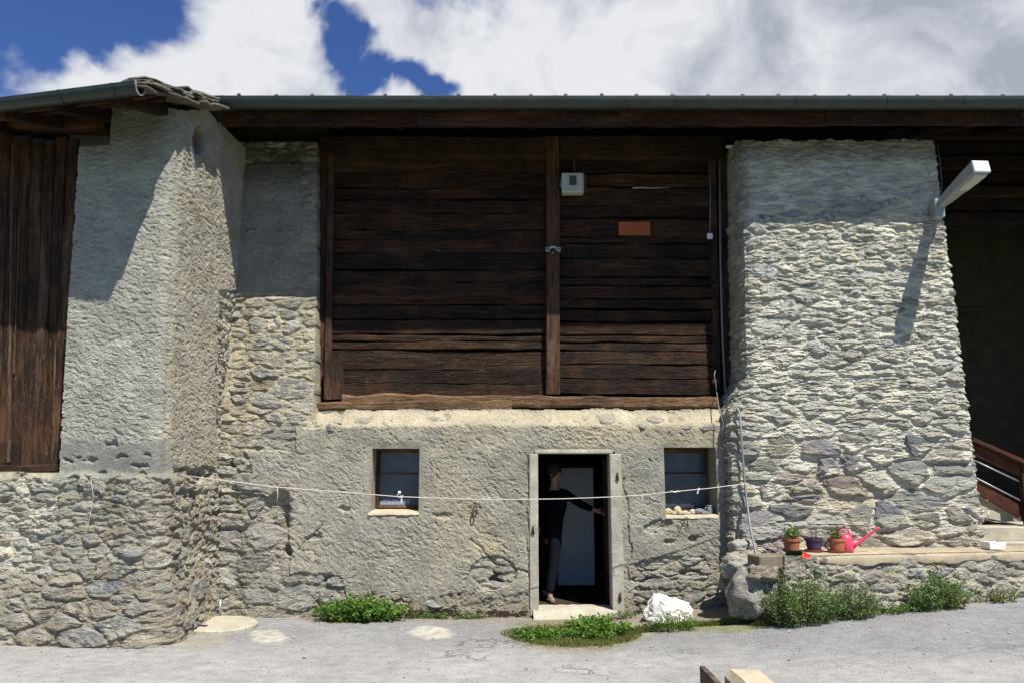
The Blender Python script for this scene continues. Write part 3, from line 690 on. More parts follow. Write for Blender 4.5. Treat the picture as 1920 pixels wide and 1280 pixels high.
def make_pier():
    sg = grid_with(0, LRET+PW+RRET, RES, [LRET, LRET+PW]); zg = np.arange(.2, 6.18, RES)
    SG, Z = np.meshgrid(sg, zg); X, Y, _, nx, ny = pier_map(SG, Z); px, py = project(X, Y, Z)
    qx = px+14*fbm(SG*2.4, Z*2.4, 4, 41); qy = py+12*fbm(SG*2.4, Z*2.4, 4, 42)
    bigs = []
    for bx, by, rx, ry in ((1522, 805, 34, 24), (1692, 884, 28, 26), (1425, 985, 52, 38), (1575, 905, 40, 20), (1608, 968, 30, 16), (1705, 1003, 30, 17), (1720, 945, 50, 14), (1432, 512, 42, 15), (1460, 838, 26, 17), (1400, 838, 26, 17), (1710, 828, 14, 14), (1600, 832, 20, 17), (1620, 520, 26, 12), (1690, 520, 26, 12), (1440, 615, 44, 12), (1540, 840, 18, 12), (1800, 700, 20, 13), (1790, 880, 30, 9), (1790, 850, 30, 10), (1470, 575, 35, 14), (1790, 905, 32, 9), (1550, 1005, 35, 15)):
        c = P(bx, by, YPf); u = (c.x-pier_left(c.z))/(pier_right(c.z)-pier_left(c.z)); bigs.append((LRET+PW*u, c.z, rx*YPf/F, ry*YPf/F))
    rub = Rubble(-.1, LRET+PW+RRET+.1, .1, 6.3, .29, .128, 9, jit=.45, drop=.12, bigs=bigs); ident, dd = rub.field(sg, zg)
    lower = sst(770, 840, qy)
    k = sst(.03, .50, dd)
    asy = np.clip(1-1.3*(Z-rub.p[ident, 1])/rub.ch, .1, 2.1); hs = (.004+.020*rub.amp[ident]*(1+.5*lower))*k*asy
    wz = Z+.03*fbm(SG*3, Z*3, 2, 46)
    f1, t1 = flakes(SG*4.0, wz*17, 43); f2, _ = flakes(SG*9, wz*34, 44)
    H = hs+(.014*f1+.010*f2)*(1-.35*lower)+.030*fbm(SG*4.5, Z*13, 5, 45, .64)+.02*fbm(SG*1.2, Z*1.2, 3, 47)+.009*fbm(SG*20, Z*32, 3, 48, .7)
    sm = 1-sst(380, 420, qy); H = H*(1-.35*sm)
    H += .05*sst(880, 1010, qy)*(1-sst(.0, .1, np.abs(nx))*.5)
    keep = ~((py < 263+8*fbm(SG*4, Z*.5, 3, 49)))
    col = np.zeros(SG.shape+(3,)); col[:] = (.54, .52, .435)
    def bl(mk, c): col[:] = col*(1-mk[..., None])+np.array(c)*mk[..., None]
    n = fbm(SG*1.1, Z*1.1, 4, 51); bl(.5*sst(0, .4, n), (.50, .475, .385)); bl(.5*sst(0, -.4, n), (.37, .365, .335))
    bl(.55*sst(.05, .35, fbm(SG*3, Z*6, 4, 52)), (.34, .32, .275)); bl(.7*boxm(qx, qy, 1400, 1900, 985, 1060, 20), (.37, .32, .235)); bl(.5*sst(.5, 1, t1)*.6, (.36, .35, .31))
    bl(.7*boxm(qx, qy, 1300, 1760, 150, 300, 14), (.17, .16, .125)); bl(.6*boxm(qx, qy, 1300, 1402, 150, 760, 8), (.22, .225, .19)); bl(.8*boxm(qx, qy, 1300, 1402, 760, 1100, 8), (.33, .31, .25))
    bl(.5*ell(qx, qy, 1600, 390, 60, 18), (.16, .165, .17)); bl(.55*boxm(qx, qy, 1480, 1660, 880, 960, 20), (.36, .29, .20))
    tones = np.array([STONE_TONES[t] for t in ('grey', 'green', 'tan', 'pale', 'olive', 'grey')]); st = tones[(rub.rnd[:, 0]*6).astype(int)]*(.85+.5*rub.rnd[:, 1:2])
    stm = (sst(.14, .30, dd+.12*fbm(SG*9, Z*16, 3, 53))*(rub.rnd[ident, 2] > .3))[..., None]*(.72+.15*lower[..., None])*(1-.5*sm[..., None]); col[:] = col*(1-stm)+st[ident]*stm
    g_ = col.mean(-1, keepdims=True); col = (g_+(col-g_)*.82)*np.array((1.11, 1.10, 1.03))
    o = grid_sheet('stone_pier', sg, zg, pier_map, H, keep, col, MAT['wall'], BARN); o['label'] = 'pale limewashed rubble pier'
    def vis(i):
        s_, z_ = rub.p[i]
        if not (.25 < s_ < LRET+PW+.25) or z_ < .75: return False
        x_, y_, _, _, _ = pier_map(np.array([s_]), np.array([z_])); a, b = project(x_[0], y_[0], z_)
        if b < 285: return False
        if i >= rub.big0: return True
        if abs(s_-LRET) < .09: return False
        return rub.rnd[i, 3] < (.30 if b < 410 else .46 if b < 800 else .62)
    picks = [i for i in range(len(rub.p)) if vis(i)]
    def Hat(i, c):
        a = np.abs(sg-c[0]).argmin(); b = np.abs(zg-c[1]).argmin(); x_, y_, _, _, _ = pier_map(np.array([c[0]]), np.array([c[1]])); pyc = project(x_[0], y_[0], c[1])[1]
        return float(np.median(H[max(0, b-4):b+5, max(0, a-6):a+7]))-(.016 if pyc > 790 else .012)
    names = {0: 'tan', 1: 'grey', 2: 'grey', 3: 'brown', 4: 'olive', 5: 'tan', 6: 'grey', 7: 'blue', 8: 'olive', 9: 'olive', 10: 'blue', 11: 'olive', 12: 'grey', 13: 'grey', 14: 'pale'}
    def tf(i, c, r):
        if i >= rub.big0 and i-rub.big0 in names: return tone_of(names[i-rub.big0], r)*1.1
        return tone_of(r.choice(['grey', 'green', 'tan', 'pale', 'olive', 'blue'], p=[.32, .15, .16, .14, .17, .06]), r)*.98
    lo_, hi_ = [], []
    for i in picks:
        (lo_ if rub.p[i][1] < 2.15 else hi_).append(i)
    place_stones(rub, hi_, pier_map, Hat, o, MAT['limed'], 112, tonef=tf, amp=(.008, .024), shrink=.26)
    place_stones(rub, lo_, pier_map, Hat, o, MAT['stone'], 82, tonef=tf, amp=(.012, .036), shrink=.24)
    return o
PIER = make_pier()

# ------------------------------------------------------------------ the neighbouring house on the left
HOUSE = empty('farmhouse', (-4.5, 8.8, 0), 'neighbouring stone house with dark vertical planks, rounded plastered corner and slate-edged roof', 'house')
TA = math.radians(8.0); XC, YC = -3.70, 8.60; FL = 3.6       # corner, length of the face
def tcorner(z): return np.interp(z, [0, 2.0, 3.6, 6.2], [-3.655, -3.72, -3.77, -3.83])
def tower_map(s_, z):
    """s<0 along the face to the left of the corner, s>0 back along the return"""
    s_ = np.asarray(s_, float); xc = tcorner(z)
    a = sst(-.12, .12, s_); t = math.pi/2*a+(-TA)*(1-a)
    sl_ = np.minimum(s_, 0); sr = np.maximum(s_, 0); back = (-3.70-xc)*np.clip(sr/1.7, 0, 1)
    X = xc+sl_*math.cos(TA)+back; Y = YC-sl_*math.sin(TA)+sr
    c = np.exp(-(s_/.08)**2)*.035; X = X-c; Y = Y+c
    return X, Y, z, np.sin(t), -np.cos(t)
def make_tower():
    sg = grid_with(-FL, 1.9, RES, [0]); zg = np.arange(-.12, 6.15, RES)
    SG, Z = np.meshgrid(sg, zg); X, Y, _, nx, ny = tower_map(SG, Z); px, py = project(X, Y, Z)
    qx = px+12*fbm(SG*2.2, Z*2.2, 4, 61); qy = py+12*fbm(SG*2.2, Z*2.2, 4, 62)
    edge = np.interp(py, [200, 273, 277, 600, 880], [212, 208, 150, 128, 113])+2.5*fbm(Z*22, SG*2, 3, 63)
    recess = (px < edge) & (py < 884+3*fbm(SG*5, Z*2, 2, 64)) & (SG < 0)
    gray = boxm(qx, qy, -100, 312, 828, 900, 8)
    qy2 = qy+60*fbm(SG*2.3, Z*2.3, 4, 60)
    rb = np.maximum(sst(878, 925, qy2), .9*boxm(qx, qy, 405, 600, 545, 900, 12)*(SG > .6)); rb = np.maximum(rb, .9*sst(860, 890, qy)*(SG > .2))
    bigs = []
    for bx, by, rx, ry in ((340, 1000, 40, 24), (270, 960, 30, 18), (180, 1035, 26, 14), (355, 1105, 36, 24), (60, 1195, 40, 18), (240, 1170, 34, 20), (110, 1110, 40, 14), (300, 1050, 40, 16), (130, 930, 24, 12), (20, 1165, 22, 14), (200, 1100, 40, 16), (310, 1150, 30, 20), (150, 1195, 34, 14)):
        Yb = 8.6 if bx < 300 else 8.6+(bx-300)/100*1.5; c = P(bx, by, Yb); s_ = (c.x-XC)/math.cos(TA) if bx < 292 else (Yb-8.6); bigs.append((s_, c.z, rx*8.7/F, ry*8.7/F))
    rub = Rubble(-FL-.1, 2.0, -.2, 6.3, .205, .092, 19, jit=.5, drop=.12, bigs=bigs); ident, dd = rub.field(sg, zg)
    k = sst(.03, .46, dd); asy = np.clip(1-1.1*(Z-rub.p[ident, 1])/rub.ch, .15, 2.0); hs = (.003+.018*rub.amp[ident])*k*asy+.046*fbm(SG*7, Z*14, 5, 65, .66)+.04*fbm(SG*1.6, Z*2, 3, 66)-.015
    u, v = rot(SG+.05*fbm(SG*5, Z*5, 2, 67), Z+.05*fbm(SG*5, Z*5, 2, 68), -14-20*0)
    f1, t1 = flakes(u*7.5, v*19, 69); f2, _ = flakes(u*16, v*36, 70)
    rd = 1-np.abs(fbm(u*7, v*15, 5, 85, .62))*2.6; hp = .003*f1+.010*rd+.015*fbm(u*7, v*12, 6, 71, .76)+.002*f2-.006+.016*fbm(SG, Z, 3, 72)+.005*fbm(SG*26, Z*32, 3, 75, .7)-.010*sst(.28, .5, fbm(u*10, v*18, 3, 79))
    hp = hp*(1-.8*gray)+.0*gray
    m = sst(.42, .58, rb+.2*fbm(SG*8, Z*8, 3, 73)); H = (hp+.025)*(1-m)+hs*m
    for cx, cy, rx, ry, dp in ((175, 862, 12, 5, .05), (212, 832, 12, 5, .05), (232, 855, 10, 4, .05), (195, 887, 12, 4, .05), (262, 873, 14, 4, .05), (150, 856, 6, 3, .04), (128, 862, 7, 4, .05), (375, 893, 20, 10, .10), (355, 925, 28, 8, .06), (278, 853, 6, 3, .03), (405, 965, 12, 10, .08)):
        H -= dp*.7*ell(px+13*fbm(SG*13, Z*13, 3, 74), py+7*fbm(SG*14, Z*14, 3, 78), cx, cy, rx, ry, .5)
    H += .16*sst(1010, 1215, qy)+.05*sst(880, 900, qy)                  # battered foot
    H = np.where(recess, H-.24, H)
    niche = ell(px+3*fbm(SG*12, Z*12, 3, 86), py, 369, 264, 11, 25, .14); H -= .26*niche
    keep = ~((py < 205+4*fbm(SG*4, Z, 2, 76)) & (SG > -2)) & ~(recess & (py < 840) & (px < edge-26))
    col = np.zeros(SG.shape+(3,)); col[:] = (.42, .415, .355)
    def bl(mk, c): col[:] = col*(1-mk[..., None])+np.array(c)*mk[..., None]
    n = fbm(SG*1.1, Z*1.1, 4, 81); bl(.5*sst(0, .4, n), (.36, .35, .29)); bl(.4*sst(0, -.4, n), (.265, .27, .25))
    ret = sst(-.06, .04, SG+.03*fbm(SG*9, Z*9, 3, 82)); bl(.85*ret, (.42, .385, .305)); bl(.5*ret*sst(0, .4, fbm(SG*3, Z*3, 3, 83)), (.40, .33, .22)); bl(.45*sst(.5, 1, t1)*.6, (.25, .24, .21))
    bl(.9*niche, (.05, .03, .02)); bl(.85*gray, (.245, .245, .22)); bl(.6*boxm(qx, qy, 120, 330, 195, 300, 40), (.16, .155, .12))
    low = sst(880, 920, qy2); bl(low, (.49, .465, .37)); bl(low*sst(90, 230, qx+.35*(qy-900)*1.2), (.335, .305, .24)); bl(low*sst(1020, 1110, qy)*.75, (.28, .245, .185)); bl(.8*boxm(qx, qy, -200, 112, 884, 902, 4), (.52, .47, .33))
    bl(.6*sst(.52, .6, ret*.5+.1)*low, (.30, .255, .19))
    tones = np.array([STONE_TONES[t] for t in ('grey', 'green', 'tan', 'pale', 'olive', 'brown')]); st = tones[(rub.rnd[:, 0]*6).astype(int)]*(.85+.4*rub.rnd[:, 1:2])
    stm = (m*sst(.12, .30, dd+.14*fbm(SG*12, Z*20, 3, 84))*(rub.rnd[ident, 2] > .35))[..., None]*.75; col[:] = col*(1-stm)+st[ident]*stm
    g_ = col.mean(-1, keepdims=True); col = (g_+(col-g_)*.90)*np.array((1.0, 1.0, .955))
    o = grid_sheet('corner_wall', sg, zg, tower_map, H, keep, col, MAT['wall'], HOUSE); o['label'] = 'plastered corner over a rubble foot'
    def vis(i):
        s_, z_ = rub.p[i]
        if s_ < -FL+.1 or z_ < .02 or s_ > 1.6: return False
        a = np.abs(sg-s_).argmin(); b = np.abs(zg-z_).argmin()
        if recess[b, a] or not keep[b, a]: return False
        if i >= rub.big0: return True
        if abs(s_) < .05: return False
        return m[b, a] > .6 and rub.rnd[i, 3] < .50
    picks = [i for i in range(len(rub.p)) if vis(i)]
    def Hat(i, c):
        a = np.abs(sg-c[0]).argmin(); b = np.abs(zg-c[1]).argmin(); return float(np.median(H[max(0, b-3):b+4, max(0, a-5):a+6]))-.016
    def tf(i, c, r):
        X_, Y_, _, _, _ = tower_map(np.array([c[0]]), np.array([c[1]])); x_, y_ = project(X_[0], Y_[0], c[1])
        if x_ < 150+(1040-y_)*.3 and y_ < 1080: return tone_of(r.choice(['pale', 'grey', 'pale', 'olive']), r)*1.12
        return tone_of(r.choice(['grey', 'green', 'tan', 'brown', 'olive', 'blue', 'tan'], p=[.22, .12, .2, .16, .18, .04, .08]), r)
    place_stones(rub, picks, tower_map, Hat, o, MAT['smeared'], 290, tonef=tf, amp=(.010, .030), shrink=.26)
    # brick left in the little hole near the top of the return
    c = P(369, 266, 9.02); b_ = box_obj('brick', (c.x-.085, c.y+.01, c.z-.03), (.07, .10, .17), MAT['brick'], o, .008, rz=.1)
    return o
TOWER = make_tower()
print('walls done')

# ------------------------------------------------------------------ timber
def board_mesh(name, ln, h, d, axis='X', seed=0, seg=.22, wob=.006, ch=.008, endj=.0, warp=.010):
    """a sawn board with wavering edges; ln along axis, h across, d thickness (towards -Y)"""
    r = np.random.default_rng(seed); n = max(2, int(ln/seg)); t = np.linspace(-ln/2, ln/2, n+1)
    lo = -h/2+np.cumsum(r.normal(size=n+1))*wob*.35+r.normal(size=n+1)*wob*.5; hi = h/2+np.cumsum(r.normal(size=n+1))*wob*.35+r.normal(size=n+1)*wob*.5
    lo = np.clip(lo, -h/2-wob*2, -h/2+wob*2); hi = np.clip(hi, h/2-wob*2, h/2+wob*2)
    f = -d/2+np.cumsum(r.normal(size=n+1))*warp*.25; f = f-f.mean()-d/2
    bm = bmesh.new(); rings = []
    for i in range(n+1):
        e = (r.random()-.5)*endj if i in (0, n) else 0
        prof = [(d/2, lo[i]), (f[i]+ch, lo[i]), (f[i], lo[i]+ch), (f[i]+r.normal()*.0015, (lo[i]+hi[i])/2), (f[i], hi[i]-ch), (f[i]+ch, hi[i]), (d/2, hi[i])]
        rings.append([bm.verts.new((t[i]+e, y, z) if axis == 'X' else (-z, y, t[i]+e)) for y, z in prof])
    for a, b in zip(rings, rings[1:]):
        for k in range(7): bm.faces.new((a[k], a[(k+1) % 7], b[(k+1) % 7], b[k]))
    bm.faces.new(rings[0][::-1]); bm.faces.new(rings[-1]); bmesh.ops.recalc_face_normals(bm, faces=bm.faces)
    return bm_mesh(name, bm)
def hboard(name, x0, x1, y0, y1, Y, d, mat, parent, seed=0, tilt=0, **kw):
    """horizontal board between two photograph columns and rows, front face at depth Y"""
    xm, ym = (x0+x1)/2, (y0+y1)/2; a = P(x0, ym, Y); b = P(x1, ym, Y); h = P(xm, y0, Y).z-P(xm, y1, Y).z
    c = (a+b)/2; o = link(name, board_mesh(name, b.x-a.x, h, d, 'X', seed, **kw), mat, parent, (c.x, Y+d/2, c.z)); o.rotation_euler = (0, -tilt, 0); return o
def vboard(name, x0, x1, y0, y1, Y, d, mat, parent, seed=0, top=None, **kw):
    """upright board; x0..x1 at its foot (row y1); top = (x0, x1) at row y0"""
    tx = top or (x0, x1); bl_, br = P(x0, y1, Y), P(x1, y1, Y); tl, tr = P(tx[0], y0, Y), P(tx[1], y0, Y)
    cb = (bl_+br)/2; ct = (tl+tr)/2; ln = (ct-cb).length; w = ((br-bl_).length+(tr-tl).length)/2; c = (cb+ct)/2
    o = link(name, board_mesh(name, ln, w, d, 'Z', seed, **kw), mat, parent, (c.x, Y+d/2, c.z)); o.rotation_euler = (0, math.atan2(ct.x-cb.x, ct.z-cb.z), 0); return o
# left and right bays of boards
LB = [297, 322, 352, 375, 399, 431, 450, 474, 505, 530, 552, 572, 600, 627, 640, 655, 694, 718, 747]
RB = [300, 326, 350, 386, 410, 444, 456, 486, 520, 535, 560, 579, 603, 630, 644, 657, 683, 710, 738]
YB = 10.69
k_ = 0
for i, (a, b) in enumerate(zip(LB, LB[1:])):
    x1 = 1030; x0 = 618 if b < 700 else 636
    hboard('board', x0, x1, a+1.2, b-1.0, YB+random.uniform(-.026, .022), .06, MAT['board'], BARN, 300+i, tilt=random.uniform(-.004, .004), wob=.011)
for i, (a, b) in enumerate(zip(RB, RB[1:])):
    sl_ = -.006 if 480 < a < 720 else 0
    hboard('board', 1040, 1344, a+1.2, b-1.0, YB-.012+random.uniform(-.022, .020)-.05*(a > 460), .06, MAT['board'], BARN, 330+i, tilt=sl_+random.uniform(-.004, .004), wob=.011)
hboard('lintel_beam', 596, 1048, 253, 293, YB-.13, .2, MAT['beamX'], BARN, 351, wob=.010, ch=.02)
hboard('lintel_beam', 1050, 1356, 253, 296, YB-.11, .2, MAT['beamX'], BARN, 352, wob=.010, ch=.02)
sb = hboard('sill_beam', 640, 1352, 739, 764, YB-.22, .20, MAT['sillbeam'], BARN, 353, wob=.016, ch=.03, seg=.18)
hboard('sill_beam', 578, 960, 752, 766, YB-.245, .10, MAT['sillbeam'], BARN, 354, wob=.014, ch=.02, tilt=.004, seg=.18)
vboard('post', 582, 608, 292, 747, YB-.07, .12, MAT['beamZ'], BARN, 355, top=(597, 612), ch=.014, wob=.004)
vboard('post', 607, 618, 292, 747, YB-.10, .08, MAT['beamZ'], BARN, 356, top=(613, 626), ch=.010, wob=.004)
vboard('post', 1023, 1052, 256, 738, YB-.13, .13, MAT['beamZ'], BARN, 357, top=(1026, 1048), ch=.012, wob=.003)
vboard('post', 1338, 1352, 262, 730, YB-.06, .10, MAT['beamZ'], BARN, 358, top=(1330, 1343), ch=.010, wob=.003)
vboard('post', 1354, 1370, 256, 736, YB-.02, .10, MAT['beamZ'], BARN, 359, top=(1346, 1362), ch=.010, wob=.003)
vboard('wooden_block', 607, 641, 686, 748, YB-.17, .12, MAT['beamZ'], BARN, 360, ch=.008, wob=.003)
# dark sheet added behind the boards so that no light shows through the joints
bz0 = P(960, 770, 10.8).z
box_obj('dark_backing', ((-2.7+3.1)/2, 10.84, (bz0+6.3)/2), (5.8, .05, 6.3-bz0), MAT['dark'], BARN, 0)
# loft floor and room behind the low door
FZ = P(1080, 1141, YW+.1).z
RZ = P(960, 800, 10.6).z
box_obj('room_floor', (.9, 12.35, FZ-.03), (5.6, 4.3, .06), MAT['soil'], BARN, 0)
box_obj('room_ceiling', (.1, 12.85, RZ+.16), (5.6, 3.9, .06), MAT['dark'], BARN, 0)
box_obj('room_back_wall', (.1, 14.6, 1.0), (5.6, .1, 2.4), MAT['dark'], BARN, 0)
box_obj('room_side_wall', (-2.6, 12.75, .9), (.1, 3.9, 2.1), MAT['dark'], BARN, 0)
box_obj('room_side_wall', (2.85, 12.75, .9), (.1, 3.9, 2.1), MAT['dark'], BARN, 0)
# door surround
DL, DR_, DB, DT = DOOR
fw = .095; fy = YW-.035
def cbox(name, x0, x1, z0, z1, y0, y1, mat, parent, bev=.006): return box_obj(name, ((x0+x1)/2, (y0+y1)/2, (z0+z1)/2), (abs(x1-x0), abs(y1-y0), abs(z1-z0)), mat, parent, bev)
dfr = cbox('door_frame', P(993, 1000, fy).x, P(1009.5, 1000, fy).x, .02, P(1000, 850, fy).z, fy, YW+.24, MAT['concrete'], BARN, .008)
cbox('door_frame', P(1146, 1000, fy).x, P(1168, 1000, fy).x, .02, P(1000, 850, fy).z, fy, YW+.24, MAT['concrete'], BARN, .008)
cbox('door_lintel', P(1003, 1000, fy).x, P(1152, 1000, fy).x, P(1000, 850, fy).z+.003, P(1000, 842, fy).z, fy+.006, YW+.24, MAT['concrete'], BARN, .008)
# worn threshold
bm = bmesh.new(); x0, x1 = P(1000, 1140, YW-.08).x, P(1158, 1140, YW-.08).x
tz = FZ; nn = 14; rows = []
for j, (yy, zz) in enumerate(((YW+.30, tz+.022), (YW-.02, tz+.016), (YW-.13, tz-.02), (YW-.17, -.03))):
    rows.append([bm.verts.new((x0+(x1-x0)*i/nn, yy+random.uniform(-.015, .015)*(j > 1), zz+random.uniform(-.006, .006))) for i in range(nn+1)])
for a, b in zip(rows, rows[1:]):
    for i in range(nn): bm.faces.new((a[i], b[i], b[i+1], a[i+1]))
link('threshold', bm_mesh('threshold', bm, True), MAT['pale'], BARN, (0, 0, 0))
for px_, py_ in ((1158, 893), (1163, 1118), (1000, 993)):
    c = P(px_, py_, fy-.012); tube_obj('hinge_pin', [(c.x, c.y, c.z+.05), (c.x-.004, c.y-.01, c.z), (c.x+.006, c.y, c.z-.05)], [.012, .017, .009], MAT['rust'], BARN, 6)

# windows set back in the wall
def make_window(o, deep, hsplit, frame_l, frame_t, lintel=0, curtain=None):
    x0, x1, z0, z1 = o; yp = YW+deep; ya = YW-.0135
    w = empty('window', ((x0+x1)/2, YW+deep, z0), 'x', 'x'); del w['label']; del w['category']; w.parent = BARN; w.location = Vector(w.location)-Vector(BARN.location)
    t = .05
    cbox('reveal', x0-t, x0-.001, z0-t, z1+t, ya, yp+.1, MAT['wall'], w, .003); cbox('reveal', x1+.001, x1+t, z0-t, z1+t, ya, yp+.1, MAT['wall'], w, .003)
    cbox('reveal', x0-.0005, x1+.0005, z1+.001, z1+t, ya+.002, yp+.1, MAT['wall'], w, .003)
    for ob in w.children:
        me = ob.data; at = me.color_attributes.new('tone', 'FLOAT_COLOR', 'POINT'); at.data.foreach_set('color', np.tile(np.array((.34, .32, .25, 1), dtype=np.float32), len(me.vertices)))
    fl, ft = frame_l, frame_t
    zi0 = z0+.035
    cbox('frame_side', x0+.004, x0+.004+fl, zi0, z1-.003, yp-.05, yp+.01, MAT['frameZ'], w, .004); cbox('frame_side', x1-.004-fl*.55, x1-.004, zi0, z1-.003, yp-.05, yp+.01, MAT['frameZ'], w, .004)
    cbox('frame_head', x0+fl+.008, x1-fl*.55-.008, z1-.003-ft, z1-.003, yp-.052, yp+.01, MAT['frame'], w, .004)
    cbox('frame_foot', x0+fl+.008, x1-fl*.55-.008, zi0, zi0+.035, yp-.052, yp+.01, MAT['frame'], w, .004)
    zs = z0+(z1-z0)*hsplit
    cbox('glazing_bar', x0+fl+.008, x1-fl*.55-.008, zs-.011, zs+.011, yp-.03, yp, MAT['frame'], w, .003)
    cbox('pane', x0+fl+.008, x1-fl*.55-.008, zi0+.035, zs-.011, yp-.013, yp-.009, MAT['glass'], w, 0)
    cbox('pane', x0+fl+.008, x1-fl*.55-.008, zs+.011, z1-.003-ft, yp-.012, yp-.008, MAT['glass'], w, 0)
    if lintel: cbox('lintel', x0+.004, x1-.09, z1-.003-ft-.0, z1-.006, yp-.14, yp-.055, MAT['frame'], w, .006)
    if curtain:
        bm = bmesh.new(); n = 22; a0, a1, zc0, zc1 = curtain; vt = []
        for i in range(n+1):
            xx = a0+(a1-a0)*i/n; vt.append((bm.verts.new((xx, yp-.016+.002*math.sin(i*1.9), zc0)), bm.verts.new((xx, yp-.016+.002*math.sin(i*1.9), zc1+random.uniform(-.012, .016)))))
        for a, b in zip(vt, vt[1:]): bm.faces.new((a[0], b[0], b[1], a[1]))
        link('curtain', bm_mesh('curtain', bm), MAT['curtain'], w, (0, 0, 0))
    return w
x0, x1, z0, z1 = WL
make_window(WL, .36, .60, .038, .04, curtain=(x0+.06, x1-.16, z0+.075, z0+.135))
x0, x1, z0, z1 = WR
make_window(WR, .46, .62, .045, .05, lintel=1, curtain=(x0+.05, x1-.20, z0+.075, z0+.125))
def sill_slab(name, o, mat, out, lx, rx, th, parent):
    x0, x1, z0, z1 = o; bm = bmesh.new(); n = 12; rows = []
    for j, (yy, zz) in enumerate(((YW+.52, z0+.030), (YW+.02, z0+.012), (YW-out, z0-.006), (YW-out-.004, z0-th))):
        rows.append([bm.verts.new((x0-lx*(j > 1)+(x1-x0+(lx+rx)*(j > 1))*i/n, yy+random.uniform(-.006, .006), zz+random.uniform(-.005, .005)*(j > 0))) for i in range(n+1)])
    for a, b in zip(rows, rows[1:]):
        for i in range(n): bm.faces.new((a[i], b[i], b[i+1], a[i+1]))
    return link(name, bm_mesh(name, bm, True), mat, parent, (0, 0, 0))
sill_slab('window_sill', WL, MAT['sill'], .028, .03, .01, .035, BARN); sill_slab('window_sill', WR, MAT['sill'], .02, .0, .005, .030, BARN)

# ------------------------------------------------------------------ barn roof, gutter, fascia, rafters
YG = 9.36; RP = math.radians(19)
def half_round(r, th=.004, n=10, bead=.010):
    out = [(-r*math.cos(math.pi*k/n), -r*1.2*math.sin(math.pi*k/n)) for k in range(n+1)]
    return [(-r-bead*.3, .008), (-r-bead, 0)]+out[1:]+[(r, .01)]+[((r-th)*math.cos(math.pi*k/n), -(r-th)*1.2*math.sin(math.pi*k/n)) for k in range(n+1)]
def gutter(name, A, B, r, parent, seams, capA=False):
    bm = bmesh.new(); prof = half_round(r); add_extrude(bm, prof, A, B, True)
    A, B = Vector(A), Vector(B); o0 = A.copy()
    for v in bm.verts: v.co -= o0
    bmesh.ops.recalc_face_normals(bm, faces=bm.faces)
    g = link(name, bm_mesh(name, bm), MAT['gutter'], parent, o0)
    for s_ in seams:
        t = (B-A).normalized(); c = A.lerp(B, s_); bm = bmesh.new(); add_extrude(bm, half_round(r+.006, .004), -t*.018, t*.018, True); bmesh.ops.recalc_face_normals(bm, faces=bm.faces)
        link('joint_band', bm_mesh('joint_band', bm), MAT['gutter'], g, c)
    return g
ga = P(372, 188, YG); gb = P(1920, 188, YG); gzz = ga.z; GXL = ga.x; GXR = 13.0
# gutter runs left to right, its open top at row 188
gt = gutter('gutter', (GXL, YG, gzz-.0), (GXR, YG, gzz-.0), .102, BARN, [(P(x, 190, YG).x-GXL)/(GXR-GXL) for x in (422, 845, 1040, 1264, 1490, 1660, 1803)])
ez = gzz+.035
def roof_pt(x, y): return ez+(y-9.42)*math.tan(RP)
bm = bmesh.new(); rx0, rx1, ry0, ry1 = -3.78, 13.4, 9.42, 17.5
for (za) in (0,):
    a = [bm.verts.new(v) for v in ((rx0, ry0, roof_pt(0, ry0)), (rx1, ry0, roof_pt(0, ry0)), (rx1, ry1, roof_pt(0, ry1)), (rx0, ry1, roof_pt(0, ry1)))]
    b = [bm.verts.new(v.co-Vector((0, 0, .05))) for v in a]
    bm.faces.new(a); bm.faces.new(b[::-1])
    for i in range(4): bm.faces.new((a[i], b[i], b[(i+1) % 4], a[(i+1) % 4]))
roof = link('roof', bm_mesh('roof', bm), MAT['roofmetal'], BARN, (0, 0, 0))
bm = bmesh.new(); add_box(bm, (0, 0, .035), (.03, .05, .07), bev=.006); add_box(bm, (0, -.02, .062), (.045, .03, .035), bev=.008); hook = bm_mesh('snow_guard', bm)
for x in (383, 452, 521, 588, 655, 724, 793, 860, 928, 995, 1060, 1127, 1192, 1259, 1325, 1390, 1456, 1524, 1588, 1653, 1715, 1778, 1874):
    c = P(x, 183, 9.55); link('snow_guard', hook, MAT['roofmetal'], roof, (c.x, 9.50+random.uniform(-.01, .01), roof_pt(0, 9.5)-.002+random.uniform(-.006, .004)))
# fascia: three lengths of board end to end
fx = [-3.66, -1.2, 1.35, 3.95, 6.4, 9.5, 13.2]
for i, (a, b) in enumerate(zip(fx, fx[1:])):
    z1 = P(960, 206, 9.50).z; z0 = P(960, 236, 9.50).z
    link('fascia_board', board_mesh('fascia_board', b-a-.006, z1-z0, .03, 'X', 400+i, wob=.004, ch=.006), MAT['fascia'], BARN, ((a+b)/2, 9.50, (z0+z1)/2+random.uniform(-.004, .004)))
# roof boarding seen from below, and rafters
yy = 9.56
k = 0
while yy < 12.6:
    w = random.uniform(.17, .23); zc = roof_pt(0, yy+w/2)-.075
    o = box_obj('roof_board', (4.75, yy+w/2, zc), (17.0, w-.006, .024), MAT['beamX'], BARN, .003, rx=RP); yy += w; k += 1
x = -3.3
while x < 9.2:
    c = Vector((x, 11.3, roof_pt(0, 11.3)-.19)); bm = bmesh.new(); add_box(bm, (0, 0, 0), (.10, 3.5, .16), rx=RP, bev=.01)
    link('rafter', bm_mesh('rafter', bm), MAT['beamY'], BARN, c); x += random.uniform(.80, .92)
# wall plate under the rafters at the head of the pier and left masonry
box_obj('wall_plate', (.9, 10.95, P(960, 250, 10.6).z+.10), (9.4, .22, .18), MAT['beamX'], BARN, .015)
box_obj('head_wall', (-3.35, 10.75, 5.2), (1.5, .1, 3.0), MAT['inwall'], BARN, 0)
